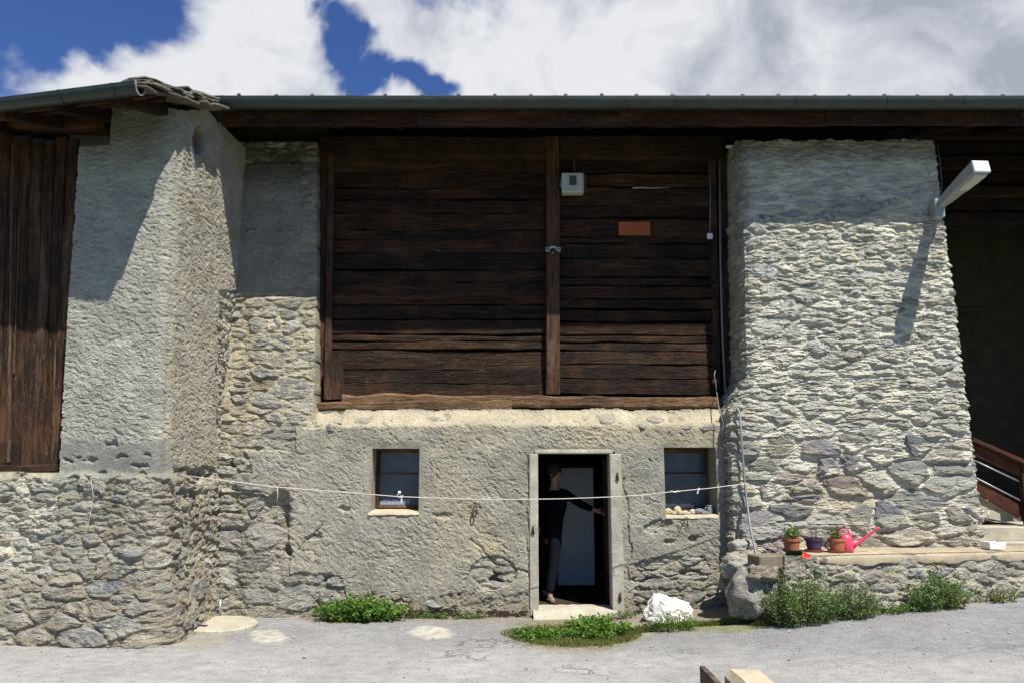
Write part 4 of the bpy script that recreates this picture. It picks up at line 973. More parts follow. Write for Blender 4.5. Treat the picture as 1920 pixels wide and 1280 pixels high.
# ------------------------------------------------------------------ shaded passage on the right
for i, (y0, y1, Yd) in enumerate(((240, 266, 11.7), (268, 292, 11.75), (294, 320, 11.7), (322, 346, 11.78), (348, 372, 11.7), (374, 398, 11.8), (400, 424, 11.75))):
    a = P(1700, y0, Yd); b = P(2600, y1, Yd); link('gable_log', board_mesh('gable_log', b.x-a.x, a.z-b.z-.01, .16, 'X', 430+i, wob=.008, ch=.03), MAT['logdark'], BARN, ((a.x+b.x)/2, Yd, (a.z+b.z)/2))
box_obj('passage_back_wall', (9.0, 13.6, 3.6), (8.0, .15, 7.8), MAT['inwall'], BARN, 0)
box_obj('added_shade_wall', (9.6, 12.0, 3.1), (.3, 3.2, 6.6), MAT['inwall'], BARN, 0)  # unseen wall, added to keep the passage dark
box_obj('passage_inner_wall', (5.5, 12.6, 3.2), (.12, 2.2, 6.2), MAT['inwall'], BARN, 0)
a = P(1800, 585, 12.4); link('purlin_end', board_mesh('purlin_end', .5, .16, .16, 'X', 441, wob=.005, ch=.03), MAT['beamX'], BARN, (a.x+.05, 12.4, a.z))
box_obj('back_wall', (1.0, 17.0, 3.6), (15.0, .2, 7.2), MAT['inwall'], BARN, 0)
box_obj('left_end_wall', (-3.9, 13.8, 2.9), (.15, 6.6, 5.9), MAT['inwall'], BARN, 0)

# ------------------------------------------------------------------ the left house: planks, gutter, slates
def onface(px, py, back=0.0):
    """point on the (turned) face of the left house, `back` metres behind it"""
    d = pdir(px, py); nx, ny = math.sin(-TA), -math.cos(TA); # outward normal
    p0 = np.array((XC, YC))-np.array((nx, ny))*back
    k = (p0[0]*nx+p0[1]*ny)/(d[0]*nx+d[1]*ny); return Vector((d[0]*k, d[1]*k, CZ+d[2]*k))
tops = [-190, -160, -130, -100, -70, -46, -20, 2, 22, 40, 62, 84, 104, 126, 150]; bots = [-240, -206, -172, -140, -108, -80, -52, -26, -3, 20, 40, 61, 80, 99, 116]
for i in range(14):
    bk = .15+random.uniform(-.012, .012); yt = 262+random.uniform(-6, 8)-(i == 12)*10
    b0, b1 = onface(bots[i]+.7, 872, bk), onface(bots[i+1]-.3, 872, bk); t0, t1 = onface(tops[i]+.7, yt, bk), onface(tops[i+1]-.3, yt, bk)
    cb, ct = (b0+b1)/2, (t0+t1)/2; w = ((b1-b0).length+(t1-t0).length)/2; c = (cb+ct)/2
    o = link('plank', board_mesh('plank', (ct-cb).length, w, .035, 'Z', 500+i, wob=.004, ch=.006, endj=.02), MAT['plank'], HOUSE, c)
    o.rotation_mode = 'QUATERNION'; u = (ct-cb).normalized(); yv = Vector((math.sin(TA), math.cos(TA), 0)); yv = (yv-u*yv.dot(u)).normalized(); xv = yv.cross(u); o.rotation_quaternion = Matrix((xv, yv, u)).transposed().to_quaternion()
MAT['batten'] = mat_wood('pale_batten', 'Z', (.10, .065, .038), (.24, .17, .10), (.30, .24, .17), .5)
for i, (xa, ya, xb, yb, w_) in enumerate(((82, 545, 68, 866, .016), (24, 270, 16, 866, .032), (104, 640, 97, 866, .012), (40, 300, 26, 700, .012))):
    a_, b_ = onface(xb, yb, .125), onface(xa, ya, .125); c = (a_+b_)/2; o = link('batten', board_mesh('batten', (b_-a_).length, w_, .012, 'Z', 560+i, wob=.003, ch=.003), MAT['batten'], HOUSE, c)
    o.rotation_mode = 'QUATERNION'; u = (b_-a_).normalized(); yv = Vector((math.sin(TA), math.cos(TA), 0)); yv = (yv-u*yv.dot(u)).normalized(); xv = yv.cross(u); o.rotation_quaternion = Matrix((xv, yv, u)).transposed().to_quaternion()
def fbeam(name, pxa, pya, pxb, pyb, h, d, back, mat, seed, **kw):
    a, b = onface(pxa, pya, back), onface(pxb, pyb, back); c = (a+b)/2; o = link(name, board_mesh(name, (b-a).length, h, d, 'X', seed, **kw), mat, HOUSE, c)
    t = (b-a).normalized(); o.rotation_mode = 'QUATERNION'; yv = Vector((math.sin(TA), math.cos(TA), 0)); yv = (yv-t*yv.dot(t)).normalized(); zv = t.cross(yv); o.rotation_quaternion = Matrix((t, yv, zv)).transposed().to_quaternion(); return o
fbeam('sill_beam', -240, 888, 111, 878, .085, .14, .10, MAT['beamX'], 520, wob=.006, ch=.02)
fbeam('wall_plate', -240, 226, 206, 236, .16, .22, .20, MAT['beamX'], 521, wob=.010, ch=.03)
fbeam('wall_plate', -240, 202, 300, 208, .09, .12, .02, MAT['beamX'], 522, wob=.010, ch=.02)
box_obj('dark_backing', (-6.0, 9.5, 3.0), (4.0, .06, 5.4), MAT['dark'], HOUSE, 0, rz=-TA)  # dark sheet added behind the planks
LG1 = P(262, 160, 7.68); LG0 = P(-10, 194, 8.02); dl = (LG1-LG0); LG0 = LG0-dl*.9
g2 = gutter('gutter', LG0, LG1, .088, HOUSE, [1-.036*2.2, 1-.36*.55*1.35])
# open end of the gutter
bm = bmesh.new(); add_extrude(bm, half_round(.092, .010, 10), Vector((0, 0, 0)), Vector((.012, -.001, 0)), True); bmesh.ops.recalc_face_normals(bm, faces=bm.faces)
link('end_ring', bm_mesh('end_ring', bm), MAT['gutterin'], g2, LG1)
# roof of the left house: boarding and layered slates; verge on the right
gd = (LG1-LG0); gd.z = 0; gd.normalize(); up_ = Vector((-gd.y, gd.x, 0))  # back into the roof
VP = math.radians(17.5)
def rpt(s_, b, h=0):   # s metres along the eave from the gutter end (negative = left), b metres back, h above
    p = LG1+gd*s_+up_*b; p = Vector((p.x, p.y, LG1.z+.03+b*math.tan(VP)+h)); return p
# along the eave the line falls slightly to the left, as in the gutter
fall = (LG1.z-LG0.z)/(Vector((LG1.x-LG0.x, LG1.y-LG0.y, 0)).length)
def rpt2(s_, b, h=0): p = rpt(s_, b, h); p.z += s_*fall; return p
def slate(name, s_, b, w, l, th, h, parent, mat, rzj=0, seed=0):
    r = random.Random(seed); bm = bmesh.new(); n = 9; top = []; bot = []
    for k in range(n):
        a = 2*math.pi*k/n; q = 1/max(abs(math.cos(a)), abs(math.sin(a)), .72)*r.uniform(.86, 1.08); x, y = math.cos(a)*w/2*q, math.sin(a)*l/2*q
        top.append(bm.verts.new((x, y, th/2+r.uniform(-.004, .004)))); bot.append(bm.verts.new((x*1.02, y*1.02, -th/2+r.uniform(-.004, .004))))
    bm.faces.new(top); bm.faces.new(bot[::-1])
    for k in range(n): bm.faces.new((bot[k], bot[(k+1) % n], top[(k+1) % n], top[k]))
    bmesh.ops.recalc_face_normals(bm, faces=bm.faces)
    t = tone_of(r.choice(['grey', 'tan', 'olive', 'brown', 'green']), np.random.default_rng(seed))*.62; o = link(name, bm_mesh(name, bm, tone=tuple(t)), mat, parent, rpt2(s_, b, h))
    o.rotation_euler = (VP*r.uniform(.4, 1.0), r.uniform(-.10, .16), math.atan2(gd.y, gd.x)+rzj+r.uniform(-.3, .3)); return o
bm = bmesh.new(); q = [rpt2(-6, .02), rpt2(.0, .02), rpt2(.0, 3.6), rpt2(-6, 3.6)]; a = [bm.verts.new(v) for v in q]; b = [bm.verts.new(v-Vector((0, 0, .04))) for v in q]
bm.faces.new(a); bm.faces.new(b[::-1])
for i in range(4): bm.faces.new((a[i], b[i], b[(i+1) % 4], a[(i+1) % 4]))
r2 = link('roof', bm_mesh('roof', bm), MAT['beamX'], HOUSE, (0, 0, 0)); r2['label'] = 'boarding under the slates'
n = 0
for lay in range(6):
    b = -.06+.04*lay
    while b < 1.22:
        l = random.uniform(.26, .45); w = random.uniform(.30, .48)
        slate('slate', .05+random.uniform(-.05, .02)-w/2-lay*.012, b+l/2, w, l, random.uniform(.012, .022), -.035+lay*.022, r2, MAT['stone'], seed=900+n); b += l*random.uniform(.62, .85); n += 1
# rafters and lath under the left eave
for i, s_ in enumerate((-.35, -1.05, -1.75, -2.5, -3.3)):
    p = rpt2(s_, 1.0, -.13); bm = bmesh.new(); add_box(bm, (0, 0, 0), (.12, 1.9, .13), rx=VP, rz=math.atan2(gd.y, gd.x), bev=.012); link('rafter', bm_mesh('rafter', bm), MAT['beamY'], HOUSE, p)
for i, (b, h, sh) in enumerate(((.10, -.05, -.10), (.30, -.04, -.06), (.55, -.045, -.12))):
    a, c = rpt2(-5.5, b, h), rpt2(.02+sh, b, h); m = (a+c)/2; o = link('eave_board', board_mesh('eave_board', (c-a).length, .10, .045, 'X', 540+i, wob=.01, ch=.01), MAT['fascia'], HOUSE, m)
    t = (c-a).normalized(); o.rotation_mode = 'QUATERNION'; yv = up_-t*up_.dot(t); yv.normalize(); o.rotation_quaternion = Matrix((t, yv, t.cross(yv))).transposed().to_quaternion()
box_obj('back_wall', (-5.8, 11.6, 3.0), (4.4, .1, 6.6), MAT['dark'], HOUSE, 0)
print('timber and roofs done')

# ------------------------------------------------------------------ raised bed in front of the pier
BED = empty('raised_bed', (4.2, 9.6, gz(4.2)), 'low rubble retaining wall with a concrete ledge in front of the pale pier', 'retaining wall')
BA = Vector((2.93, 8.93)); BB = Vector((5.70, 9.50)); bdir = (BB-BA).normalized(); bn = Vector((bdir.y, -bdir.x))
TOPZ = P(1600, 1027, 10.0).z
def bed_map(s_, z):
    """s<0: left side going back to the pier; s>0: the front"""
    s_ = np.asarray(s_, float); a = sst(-.09, .09, s_); sp = np.maximum(s_, 0); sm = np.minimum(s_, 0)
    X = BA.x+bdir.x*sp+sm*.17; Y = BA.y+bdir.y*sp-sm
    ang0 = -math.pi/2-.15; ang1 = math.atan2(bn.x, -bn.y); t = ang0*(1-a)+ang1*a
    c = np.exp(-(s_/.09)**2)*.05; X = X+c*.7; Y = Y+c*.7
    return X, Y, z, np.sin(t), -np.cos(t)
def make_bed():
    sg = np.arange(-1.1, 4.6, RES); zg = np.arange(.02, TOPZ+.02, RES); SG, Z = np.meshgrid(sg, zg)
    bigs = []
    for s_, z_, rx, rz_ in ((1.62, TOPZ-.20, .16, .085), (1.95, TOPZ-.17, .14, .07), (.75, TOPZ-.22, .16, .07), (2.55, TOPZ-.15, .15, .045), (2.5, TOPZ-.30, .14, .05), (1.2, TOPZ-.35, .15, .06), (3.2, TOPZ-.16, .14, .07), (2.8, TOPZ-.4, .14, .06), (.35, TOPZ-.30, .14, .10), (3.7, TOPZ-.2, .14, .08)):
        bigs.append((s_, z_, rx*.8, rz_*.8))
    rub = Rubble(-1.2, 4.7, -.05, TOPZ+.1, .20, .10, 23, bigs=bigs); ident, dd = rub.field(sg, zg)
    k = sst(.03, .5, dd); H = (.003+.017*rub.amp[ident])*k+.036*fbm(SG*7, Z*13, 5, 24, .66)+.006*fbm(SG*26, Z*30, 2, 25)+.03*fbm(SG*1.7, Z*1.7, 2, 26)
    H *= .4+.6*sst(TOPZ+.02, TOPZ-.10, Z)
    X, Y, _, _, _ = bed_map(SG, Z); keep = Z > ground_z(X, Y)-.06
    col = np.zeros(SG.shape+(3,)); col[:] = (.40, .37, .29)
    def bl(mk, c): col[:] = col*(1-mk[..., None])+np.array(c)*mk[..., None]
    bl(.6*sst(0, .35, fbm(SG*2, Z*3, 3, 27)), (.50, .46, .35)); bl(.6*sst(0, .35, fbm(SG*3, Z*4, 3, 28)), (.27, .25, .20)); bl(.75*sst(TOPZ-.10, TOPZ-.07, Z), (.27, .24, .19))
    tones = np.array([STONE_TONES[t] for t in ('grey', 'green', 'tan', 'pale', 'olive', 'grey')]); st = tones[(rub.rnd[:, 0]*6).astype(int)]
    stm = (sst(.12, .28, dd)*(rub.rnd[ident, 2] > .3))[..., None]*.6; col[:] = col*(1-stm)+st[ident]*stm
    o = grid_sheet('front_wall', sg, zg, bed_map, H, keep, col, MAT['wall'], BED)
    def vis(i):
        s_, z_ = rub.p[i]; x_, _, _, _, _ = bed_map(np.array([s_]), np.array([z_]))
        return (.12 < s_ < 4.3 or -.9 < s_ < -.15) and gz(x_[0])+.03 < z_ < TOPZ-.11 and (i >= rub.big0 or rub.rnd[i, 3] < .5)
    def Hat(i, c):
        a = np.abs(sg-c[0]).argmin(); b = np.abs(zg-c[1]).argmin(); return float(H[b, a])-.02
    def tf(i, c, r):
        if i-rub.big0 in (0, 1): return tone_of('blue', r)*1.5
        if i-rub.big0 == 3: return tone_of('blue', r)
        return tone_of(r.choice(['grey', 'green', 'tan', 'pale', 'brown']), r)*1.05
    place_stones(rub, [i for i in range(len(rub.p)) if vis(i)], bed_map, Hat, o, MAT['smeared'], 120, tonef=tf, amp=(.010, .030), shrink=.26)
    # concrete ledge on top, reaching back to the pier
    bm = bmesh.new(); n = 40; rows = []
    def edge(s_, back):
        x = BA.x+bdir.x*s_; y = BA.y+bdir.y*s_; return (x, y) if back == 0 else (x-.0, 10.12+max(0, (x-5.6))*.0)
    for j in range(5):
        row = []
        for i in range(n+1):
            s_ = .40+(4.3-.40)*i/n; x, y = edge(s_, 0); yb = 10.12; w = .008*math.sin(i*1.7)+.010*math.sin(i*.6+1)
            if j == 0: p = (x, y-.018+w, TOPZ-.085+w*1.5)
            elif j == 1: p = (x, y-.030+w, TOPZ-.018+.5*w)
            elif j == 2: p = (x, y-.006+w, TOPZ+.004)
            elif j == 3: p = (x, (y+yb)/2, TOPZ+.012+w*.5)
            else: p = (x, yb, TOPZ+.02)
            row.append(bm.verts.new(p))
        rows.append(row)
    for a, b in zip(rows, rows[1:]):
        for i in range(n): bm.faces.new((a[i], a[i+1], b[i+1], b[i]))
    link('ledge', bm_mesh('ledge', bm, True), MAT['ledge'], BED, (0, 0, 0))
    # block closing the left end of the ledge
    a = P(1442, 1047, 8.95); box_obj('end_block', (a.x+.02, a.y+.14, TOPZ-.055), (.34, .26, .145), MAT['soilstone'], BED, .012, rz=.25)
    return o
make_bed()
def lump(name, c, r, mat, parent=None, seed=0, tone=None, sub=3, rough=.22, freq=1.6, flat=None):
    bm = bmesh.new(); bmesh.ops.create_icosphere(bm, subdivisions=sub, radius=1.0); off = Vector((seed*3.7, seed*1.3, seed*2.1))
    for v in bm.verts:
        d = v.co.normalized(); k = 1+rough*(mnoise.noise(d*freq+off)+.5*mnoise.noise(d*freq*2.3+off)+.25*mnoise.noise(d*freq*5+off))
        q = d*k; m = max(abs(q.x), abs(q.y), abs(q.z)); q = q*(1-.22*(1-1/max(m*1.25, 1)))
        v.co = Vector((q.x*r[0], q.y*r[1], q.z*r[2]))
        if flat is not None: v.co.z = max(v.co.z, -flat)
    return link(name, bm_mesh(name, bm, sub >= 3, tone=tone), mat, parent, c)
for i, (x, y, Yd, rx, ry, t) in enumerate(((1412, 1118, 9.10, 46, 46, 'grey'), (1398, 1060, 9.45, 44, 24, 'pale'), (1392, 1024, 9.75, 26, 14, 'pale'), (1430, 1075, 8.98, 30, 16, 'brown'), (1378, 1090, 9.6, 24, 24, 'brown'), (1400, 1042, 9.55, 40, 12, 'tan'))):
    c = P(x, y, Yd); k = Yd/F; lump('boulder', c, (rx*k, .20 if rx > 30 else .13, ry*k), MAT['smeared'], BED, 40+i, tuple(np.array(STONE_TONES[t])*1.05), 4, .45, 1.3)

# ------------------------------------------------------------------ steps and railing in the passage
ST = empty('concrete_steps', (6.6, 10.8, gz(6.6)), 'pale concrete steps beside the dark passage right of the pier', 'steps')
def pxbox(name, x0, x1, y0, y1, Yf, depth, mat, parent, bev=.006):
    xm, ym = (x0+x1)/2, (y0+y1)/2; a, b = P(x0, ym, Yf), P(x1, ym, Yf); t, q = P(xm, y0, Yf).z, P(xm, y1, Yf).z
    return box_obj(name, ((a.x+b.x)/2, Yf+depth/2, (t+q)/2), (b.x-a.x, depth, t-q), mat, parent, bev)
zA = P(1880, 988, 10.75).z; zB = P(1880, 1017, 10.45).z
def zbox(name, x0, x1, y0, y1, z0, z1, mat, parent, bev=.006): return box_obj(name, ((x0+x1)/2, (y0+y1)/2, (z0+z1)/2), (x1-x0, y1-y0, z1-z0), mat, parent, bev)
zbox('step', 5.80, 8.6, 10.45, 12.9, .2, zB, MAT['pale'], ST)
zbox('step', 5.82, 8.6, 10.78, 12.9, zB+.001, zA, MAT['pale'], ST)
pxbox('step', 1826, 1914, 955, 976, 11.35, .9, MAT['pale'], ST); pxbox('step', 1826, 1888, 938, 954.5, 11.352, .9, MAT['pale'], ST); pxbox('step', 1826, 1850, 919, 937.5, 11.354, .9, MAT['pale'], ST)
RL = empty('stair_railing', (6.9, 11.0, zA), 'dark wooden stair railing with two thin rods sloping down in the passage', 'railing')
def rail(name, p, q, h, d, mat, Yr=11.1, seed=0):
    a, b = P(p[0], p[1], Yr), P(q[0], q[1], Yr); c = (a+b)/2; o = link(name, board_mesh(name, (b-a).length, h, d, 'X', seed, wob=.001, ch=.006), mat, RL, c); o.rotation_euler = (0, -math.atan2(b.z-a.z, b.x-a.x), 0); return o
rail('handrail', (1822, 823), (1960, 884), .055, .09, MAT['railwood'], 11.05, 601); rail('top_board', (1822, 840), (1960, 902), .15, .03, MAT['railwood'], 11.1, 602); rail('lower_board', (1822, 905), (1915, 960), .17, .03, MAT['railwood'], 11.15, 603)
for p, q in (((1824, 861), (1912, 902)), ((1824, 892), (1914, 938))): tube_obj('rod', [P(*p, 11.12), P(*q, 11.12)], .011, MAT['steel'], RL, 6)
a = P(1916, 866, 11.1); b = P(1920, 985, 11.1); zbox('post', a.x-.04, a.x+.09, 11.06, 11.15, b.z, a.z, MAT['railwood'], RL, .006)
tube_obj('foot_rail', [P(1836, 969, 11.3), P(1925, 986, 11.0)], .012, MAT['cable'], RL, 6)
tube_obj('bracket', [P(1843, 955, 11.2), P(1843, 971, 11.2), P(1853, 973, 11.15), P(1853, 957, 11.15)], .009, MAT['steel'], RL, 6)

# ------------------------------------------------------------------ wall lamp
lb = P(1762, 388, 9.90)
LAMP = empty('wall_lamp', lb, 'white angled metal lamp with square head on the corner of the pale pier', 'lamp')
def taper(name, A, B, w0, h0, w1, h1, mat, parent, tw=0):
    A, B = Vector(A), Vector(B); t = (B-A).normalized(); sx = t.cross(Vector((0, 0, 1))).normalized(); u = sx.cross(t); bm = bmesh.new(); r = []
    for c, w, h in ((A, w0, h0), (A.lerp(B, .5), (w0+w1)/2*1.04, (h0+h1)/2*1.06), (B, w1, h1)): r.append([bm.verts.new(c+sx*w/2*a+u*h/2*b-A) for a, b in ((-1, -1), (1, -1), (1, 1), (-1, 1))])
    for a, b in zip(r, r[1:]):
        for k in range(4): bm.faces.new((a[k], a[(k+1) % 4], b[(k+1) % 4], b[k]))
    bm.faces.new(r[0][::-1]); bm.faces.new(r[-1]); bmesh.ops.recalc_face_normals(bm, faces=bm.faces)
    bmesh.ops.bevel(bm, geom=list(bm.edges), offset=.004, segments=1, affect='EDGES'); return link(name, bm_mesh(name, bm), mat, parent, A)
A0 = P(1760, 391, 9.86); A1 = P(1763, 384, 9.84); A2 = P(1838, 314, 9.02)
box_obj('bracket', (A0.x, 9.90, A0.z), (.125, .15, .25), MAT['lamp'], LAMP, .01)
taper('arm', A1, A1.lerp(A2, .40), .085, .09, .15, .12, MAT['lamp'], LAMP)
taper('head', A1.lerp(A2, .405), A2, .15, .12, .20, .15, MAT['lamp'], LAMP)
t = (A2-A1).normalized(); taper('end_cap', A2+t*.002, A2+t*.03, .205, .155, .19, .14, MAT['white'], LAMP)
u_ = t.cross(Vector((0, 0, 1))).cross(t); taper('diffuser', A1.lerp(A2, .55)-u_*.078, A2-t*.02-u_*.092, .11, .03, .15, .03, MAT['box'], LAMP)
tube_obj('supply_cable', [P(1758, 270, 9.955), P(1762, 300, 9.95), P(1766, 345, 9.945), P(1762, 380, 9.93)], .008, MAT['cable'], LAMP, 6)

# ------------------------------------------------------------------ things on the boards
b0 = P(1074, 343, YB-.20); MBX = empty('meter_box', (b0.x, YB-.07, b0.z-.15), 'small grey white meter box with a dark window high on the dark boards', 'meter box')
box_obj('housing', (b0.x, YB-.14, b0.z), (.30, .14, .285), MAT['box'], MBX, .012); box_obj('lid', (b0.x-.012, YB-.222, b0.z-.002), (.285, .018, .27), MAT['box'], MBX, .008)
box_obj('window', (b0.x+.0, YB-.234, b0.z+.02), (.10, .006, .14), MAT['cable'], MBX, .0025); box_obj('side_board', (b0.x+.175, YB-.10, b0.z+.02), (.03, .09, .25), MAT['frameZ'], MBX, .004)
tube_obj('cable', [(b0.x-.165, YB-.20, b0.z+.05), (b0.x-.175, YB-.21, b0.z-.04), (b0.x-.14, YB-.235, b0.z-.11), (b0.x-.02, YB-.238, b0.z-.125), (b0.x+.03, YB-.238, b0.z-.09)], .005, MAT['box'], MBX, 6)
tube_obj('conduit', [(b0.x+.03, YB-.10, b0.z+.14), (b0.x+.03, YB-.10, b0.z+.50)], .014, MAT['cable'], MBX, 6)
o = pxbox('nameboard', 1160, 1219, 416, 441, YB-.05, .018, MAT['orange'], None, .003); tag(o, 'plain orange rectangular board nailed to the dark boards of the right bay', 'board')
j0 = P(1331, 443, YB-.10); JB = empty('junction_box', j0, 'tiny white junction box with thin cable on the right timber post', 'junction box'); box_obj('box', j0, (.075, .045, .08), MAT['white'], JB, .008); tube_obj('cable', [P(1331, 437, YB-.10), P(1332, 360, YB-.10), P(1329, 292, YB-.10)], .006, MAT['pipe'], JB, 6)
h0 = P(1037, 467, YB-.15); HP = empty('hasp', h0, 'galvanised hasp plate across the middle timber post', 'hasp')
for s_ in (-1, 1): box_obj('plate', (h0.x+s_*.075, YB-.143, h0.z-.004), (.055, .012, .06), MAT['steel'], HP, .004)
tube_obj('arch', [(h0.x-.05, YB-.15, h0.z+.0), (h0.x-.025, YB-.165, h0.z+.026), (h0.x+.025, YB-.165, h0.z+.026), (h0.x+.05, YB-.15, h0.z)], .019, MAT['steel'], HP, 8); tube_obj('pin', [(h0.x-.005, YB-.16, h0.z-.05), (h0.x-.005, YB-.17, h0.z-.066)], .012, MAT['steel'], HP, 6)
for s_ in (-1, 1): tube_obj('bolt', [(h0.x+s_*.078, YB-.148, h0.z-.004), (h0.x+s_*.078, YB-.156, h0.z-.004)], .014, MAT['rust'], HP, 6)
r0 = P(1186, 352, YB-.08); o = tube_obj('metal_rod', [P(1186, 353, YB-.08), P(1200, 352, YB-.085), P(1222, 353, YB-.08), P(1256, 352, YB-.08)], [.014, .009, .008, .006], MAT['steel'], None, 6); tag(o, 'thin pale metal rod fixed level on the dark boards right of the meter box', 'rod')
i0 = P(1340, 716, YB-.16); INS = empty('insulator', i0, 'round wire insulator at the foot of the right timber post', 'insulator'); bm = bmesh.new(); add_lathe(bm, [(.008, -.02), (.035, -.02), (.045, 0), (.035, .02), (.012, .025)], n=12); bmesh.ops.rotate(bm, verts=bm.verts, matrix=Matrix.Rotation(math.pi/2, 3, 'X')); link('disc', bm_mesh('disc', bm, True), MAT['rust'], INS, (i0.x, YB-.20, i0.z)); tube_obj('wire', [P(1341, 694, YB-.20), P(1339, 704, YB-.22), P(1342, 714, YB-.22), P(1343, 735, YB-.25)], .006, MAT['pipe'], INS, 6)

# ------------------------------------------------------------------ conduits down the pier edge
tag(tube_obj('conduit', [P(1349, 300, YB-.12), P(1351, 500, YB-.13), P(1355, 640, YB-.14), P(1360, 732, YB-.15), P(1373, 752, 10.1), P(1387, 772, 9.93), P(1392, 850, 9.93), P(1399, 930, 9.92), P(1407, 990, 9.70), P(1417, 1035, 9.35), P(1422, 1056, 9.28)], .0140, MAT['pipe'], None, 8), 'grey conduit running down the timber post and over the left edge of the pier', 'conduit')
tag(tube_obj('wire', [P(1344, 735, YB-.30), P(1347, 760, 10.12), P(1356, 792, 10.05), P(1352, 812, 10.1), P(1349, 830, 10.14)], .007, MAT['pipe'], None, 6), 'thin loose wire hanging from the sill beam above the right window', 'wire')
pts = [P(1356+6*math.cos(a)*(.6+.4*math.sin(a*2.3)), 822+20*math.sin(a*.37)+5*math.sin(a), 10.03+.02*math.sin(a*1.7)) for a in np.arange(0, 13, .5)]
tag(tube_obj('wire_coil', pts, .006, MAT['cable'], None, 5), 'tangled dark wire coil in the gap between window and pier', 'wire')

# ------------------------------------------------------------------ washing line with pegs
CL = [(333, 889), (420, 900), (520, 912.5), (640, 921.5), (745, 930), (870, 934.6), (960, 935.6), (1060, 934), (1150, 930.6), (1203, 927.4), (1250, 922), (1330, 914.5), (1404, 905)]
def clY(px): return np.interp(px, [333, 1404], [9.05, 9.86])
o = tube_obj('washing_line', [P(x, y, clY(x)) for x, y in CL], .0046, MAT['rope'], None, 6); tag(o, 'white washing line stretched level across the doorway and both windows', 'washing line')
def hang(name, x, y, ln, label, cat, mat, r=.004, bend=.01):
    p = P(x, y, clY(x)-.004); o = tube_obj(name, [p, p+Vector((bend, 0, -ln*.5)), p+Vector((0, 0, -ln))], r, mat, None, 5); tag(o, label, cat)
hang('cord_end', 520, 912, .17, 'short cord end hanging from the washing line left of the left window', 'cord', MAT['rope'])
hang('cord_end', 1203, 927, .10, 'short cord end hanging from the washing line right of the doorway', 'cord', MAT['rope'])
def peg(x, y, label, tilt=0, mat='white', ln=.075):
    p = P(x, y, clY(x)); e = empty('clothes_peg', p, label, 'clothes peg', None)
    for s_ in (-1, 1):
        box_obj('prong', (p.x+s_*.006, p.y-.002, p.z-.008), (.008, .011, ln), MAT[mat], e, .002, ry=tilt+s_*.10)
    tube_obj('spring', [(p.x-.012, p.y-.008, p.z), (p.x+.012, p.y-.008, p.z)], .005, MAT['steel'], e, 6)
peg(1309, 918, 'white clothes peg on the washing line in front of the right window', .35); peg(753, 933, 'slim white clothes peg hanging upright in front of the left window', .03, ln=.085)
p = P(747, 929, clY(747)-.006); e = empty('line_clip', p, 'white ball-ended clip on the washing line before the left window', 'clip'); lump('ball', (p.x+.01, p.y, p.z+.04), (.020, .02, .020), MAT['white'], e, 3, sub=2, rough=.02); tube_obj('hook', [(p.x+.005, p.y, p.z+.03), (p.x-.012, p.y, p.z+.01), (p.x-.018, p.y, p.z-.005), (p.x+.02, p.y, p.z-.014)], .006, MAT['white'], e, 6)
p = P(1262, 921, clY(1262)-.004); o = tube_obj('line_knot', [p+Vector((-.03, 0, .012)), p, p+Vector((.03, -.008, -.006)), p+Vector((.05, 0, .008)), p+Vector((.085, 0, 0))], [.004, .009, .007, .009, .004], MAT['rope'], None, 6); tag(o, 'knot in the washing line at the left edge of the right window', 'knot')
p = P(170, 893, 8.50); o = tube_obj('string', [p, p+Vector((.02, .05, -.2)), p+Vector((.005, .04, -.4)), p+Vector((-.01, .02, -.62))], .0022, MAT['rope'], None, 5); tag(o, 'thin pale string hanging down the rubble foot of the left house', 'string')
def loop(x, y, r, n, label):
    p = P(x, y, YW-.07); pts = [p+Vector((r*math.sin(a)*(.7+.2*math.sin(a*.4)), -.01*math.cos(a*.5), r*2.2*math.cos(a*.93))) for a in np.arange(0, n, .45)]
    tag(tube_obj('wire_loop', pts, .006, MAT['cable'], None, 5), label, 'wire')
loop(890, 958, .035, 13, 'dark twisted wire loop hung on the plaster left of the doorway')
p = P(1282, 977, YW-.05); tag(tube_obj('hook', [p+Vector((-.05, 0, .03)), p+Vector((-.03, -.02, -.06)), p+Vector((.01, -.03, .05)), p+Vector((.04, -.02, .06)), p+Vector((.05, 0, -.07))], .006, MAT['rust'], None, 5), 'bent iron hook in the plaster below the right window', 'hook')

# ------------------------------------------------------------------ pebbles and jar on the right sill
zs = WR[2]+.012
for i, (x, y, rx, ry, c_, lb_) in enumerate(((1253, 957, 7, 6.5, (.60, .52, .34), 'sandy yellow stone at the left end of the window sill'), (1270, 951, 7.5, 8, (.62, .54, .35), 'roundest yellow stone standing highest on the window sill'), (1263, 962, 6, 3.5, (.58, .50, .34), 'small flat yellow stone in front on the window sill'), (1275, 962, 6, 4, (.55, .48, .33), 'yellow stone just right of the roundest one on the sill'), (1284, 960, 7, 4, (.66, .60, .46), 'pale cream stone in the middle of the window sill'), (1299, 958, 6, 5.5, (.66, .62, .55), 'whitish pointed stone right of the sill middle'), (1311, 957, 11, 6, (.22, .25, .25), 'large flat blue grey stone on the window sill'), (1322, 962, 8, 3.5, (.30, .28, .27), 'thin grey stone before the jar on the window sill'), (1290, 964, 6, 3, (.60, .54, .40), 'small cream stone at the front edge of the sill'))):
    Yd = YW+.06 if y > 959 else YW+.11; k = Yd/F; c = P(x, y, Yd); o = lump('sill_stone', (c.x, Yd, zs+ry*k*.85), (rx*k, rx*k*.8, ry*k), MAT['stonelight'] if False else MAT['stone'], None, 60+i, c_, 2, .22, flat=ry*k*.85); tag(o, lb_, 'stone', 'stones laid out on the right window sill')
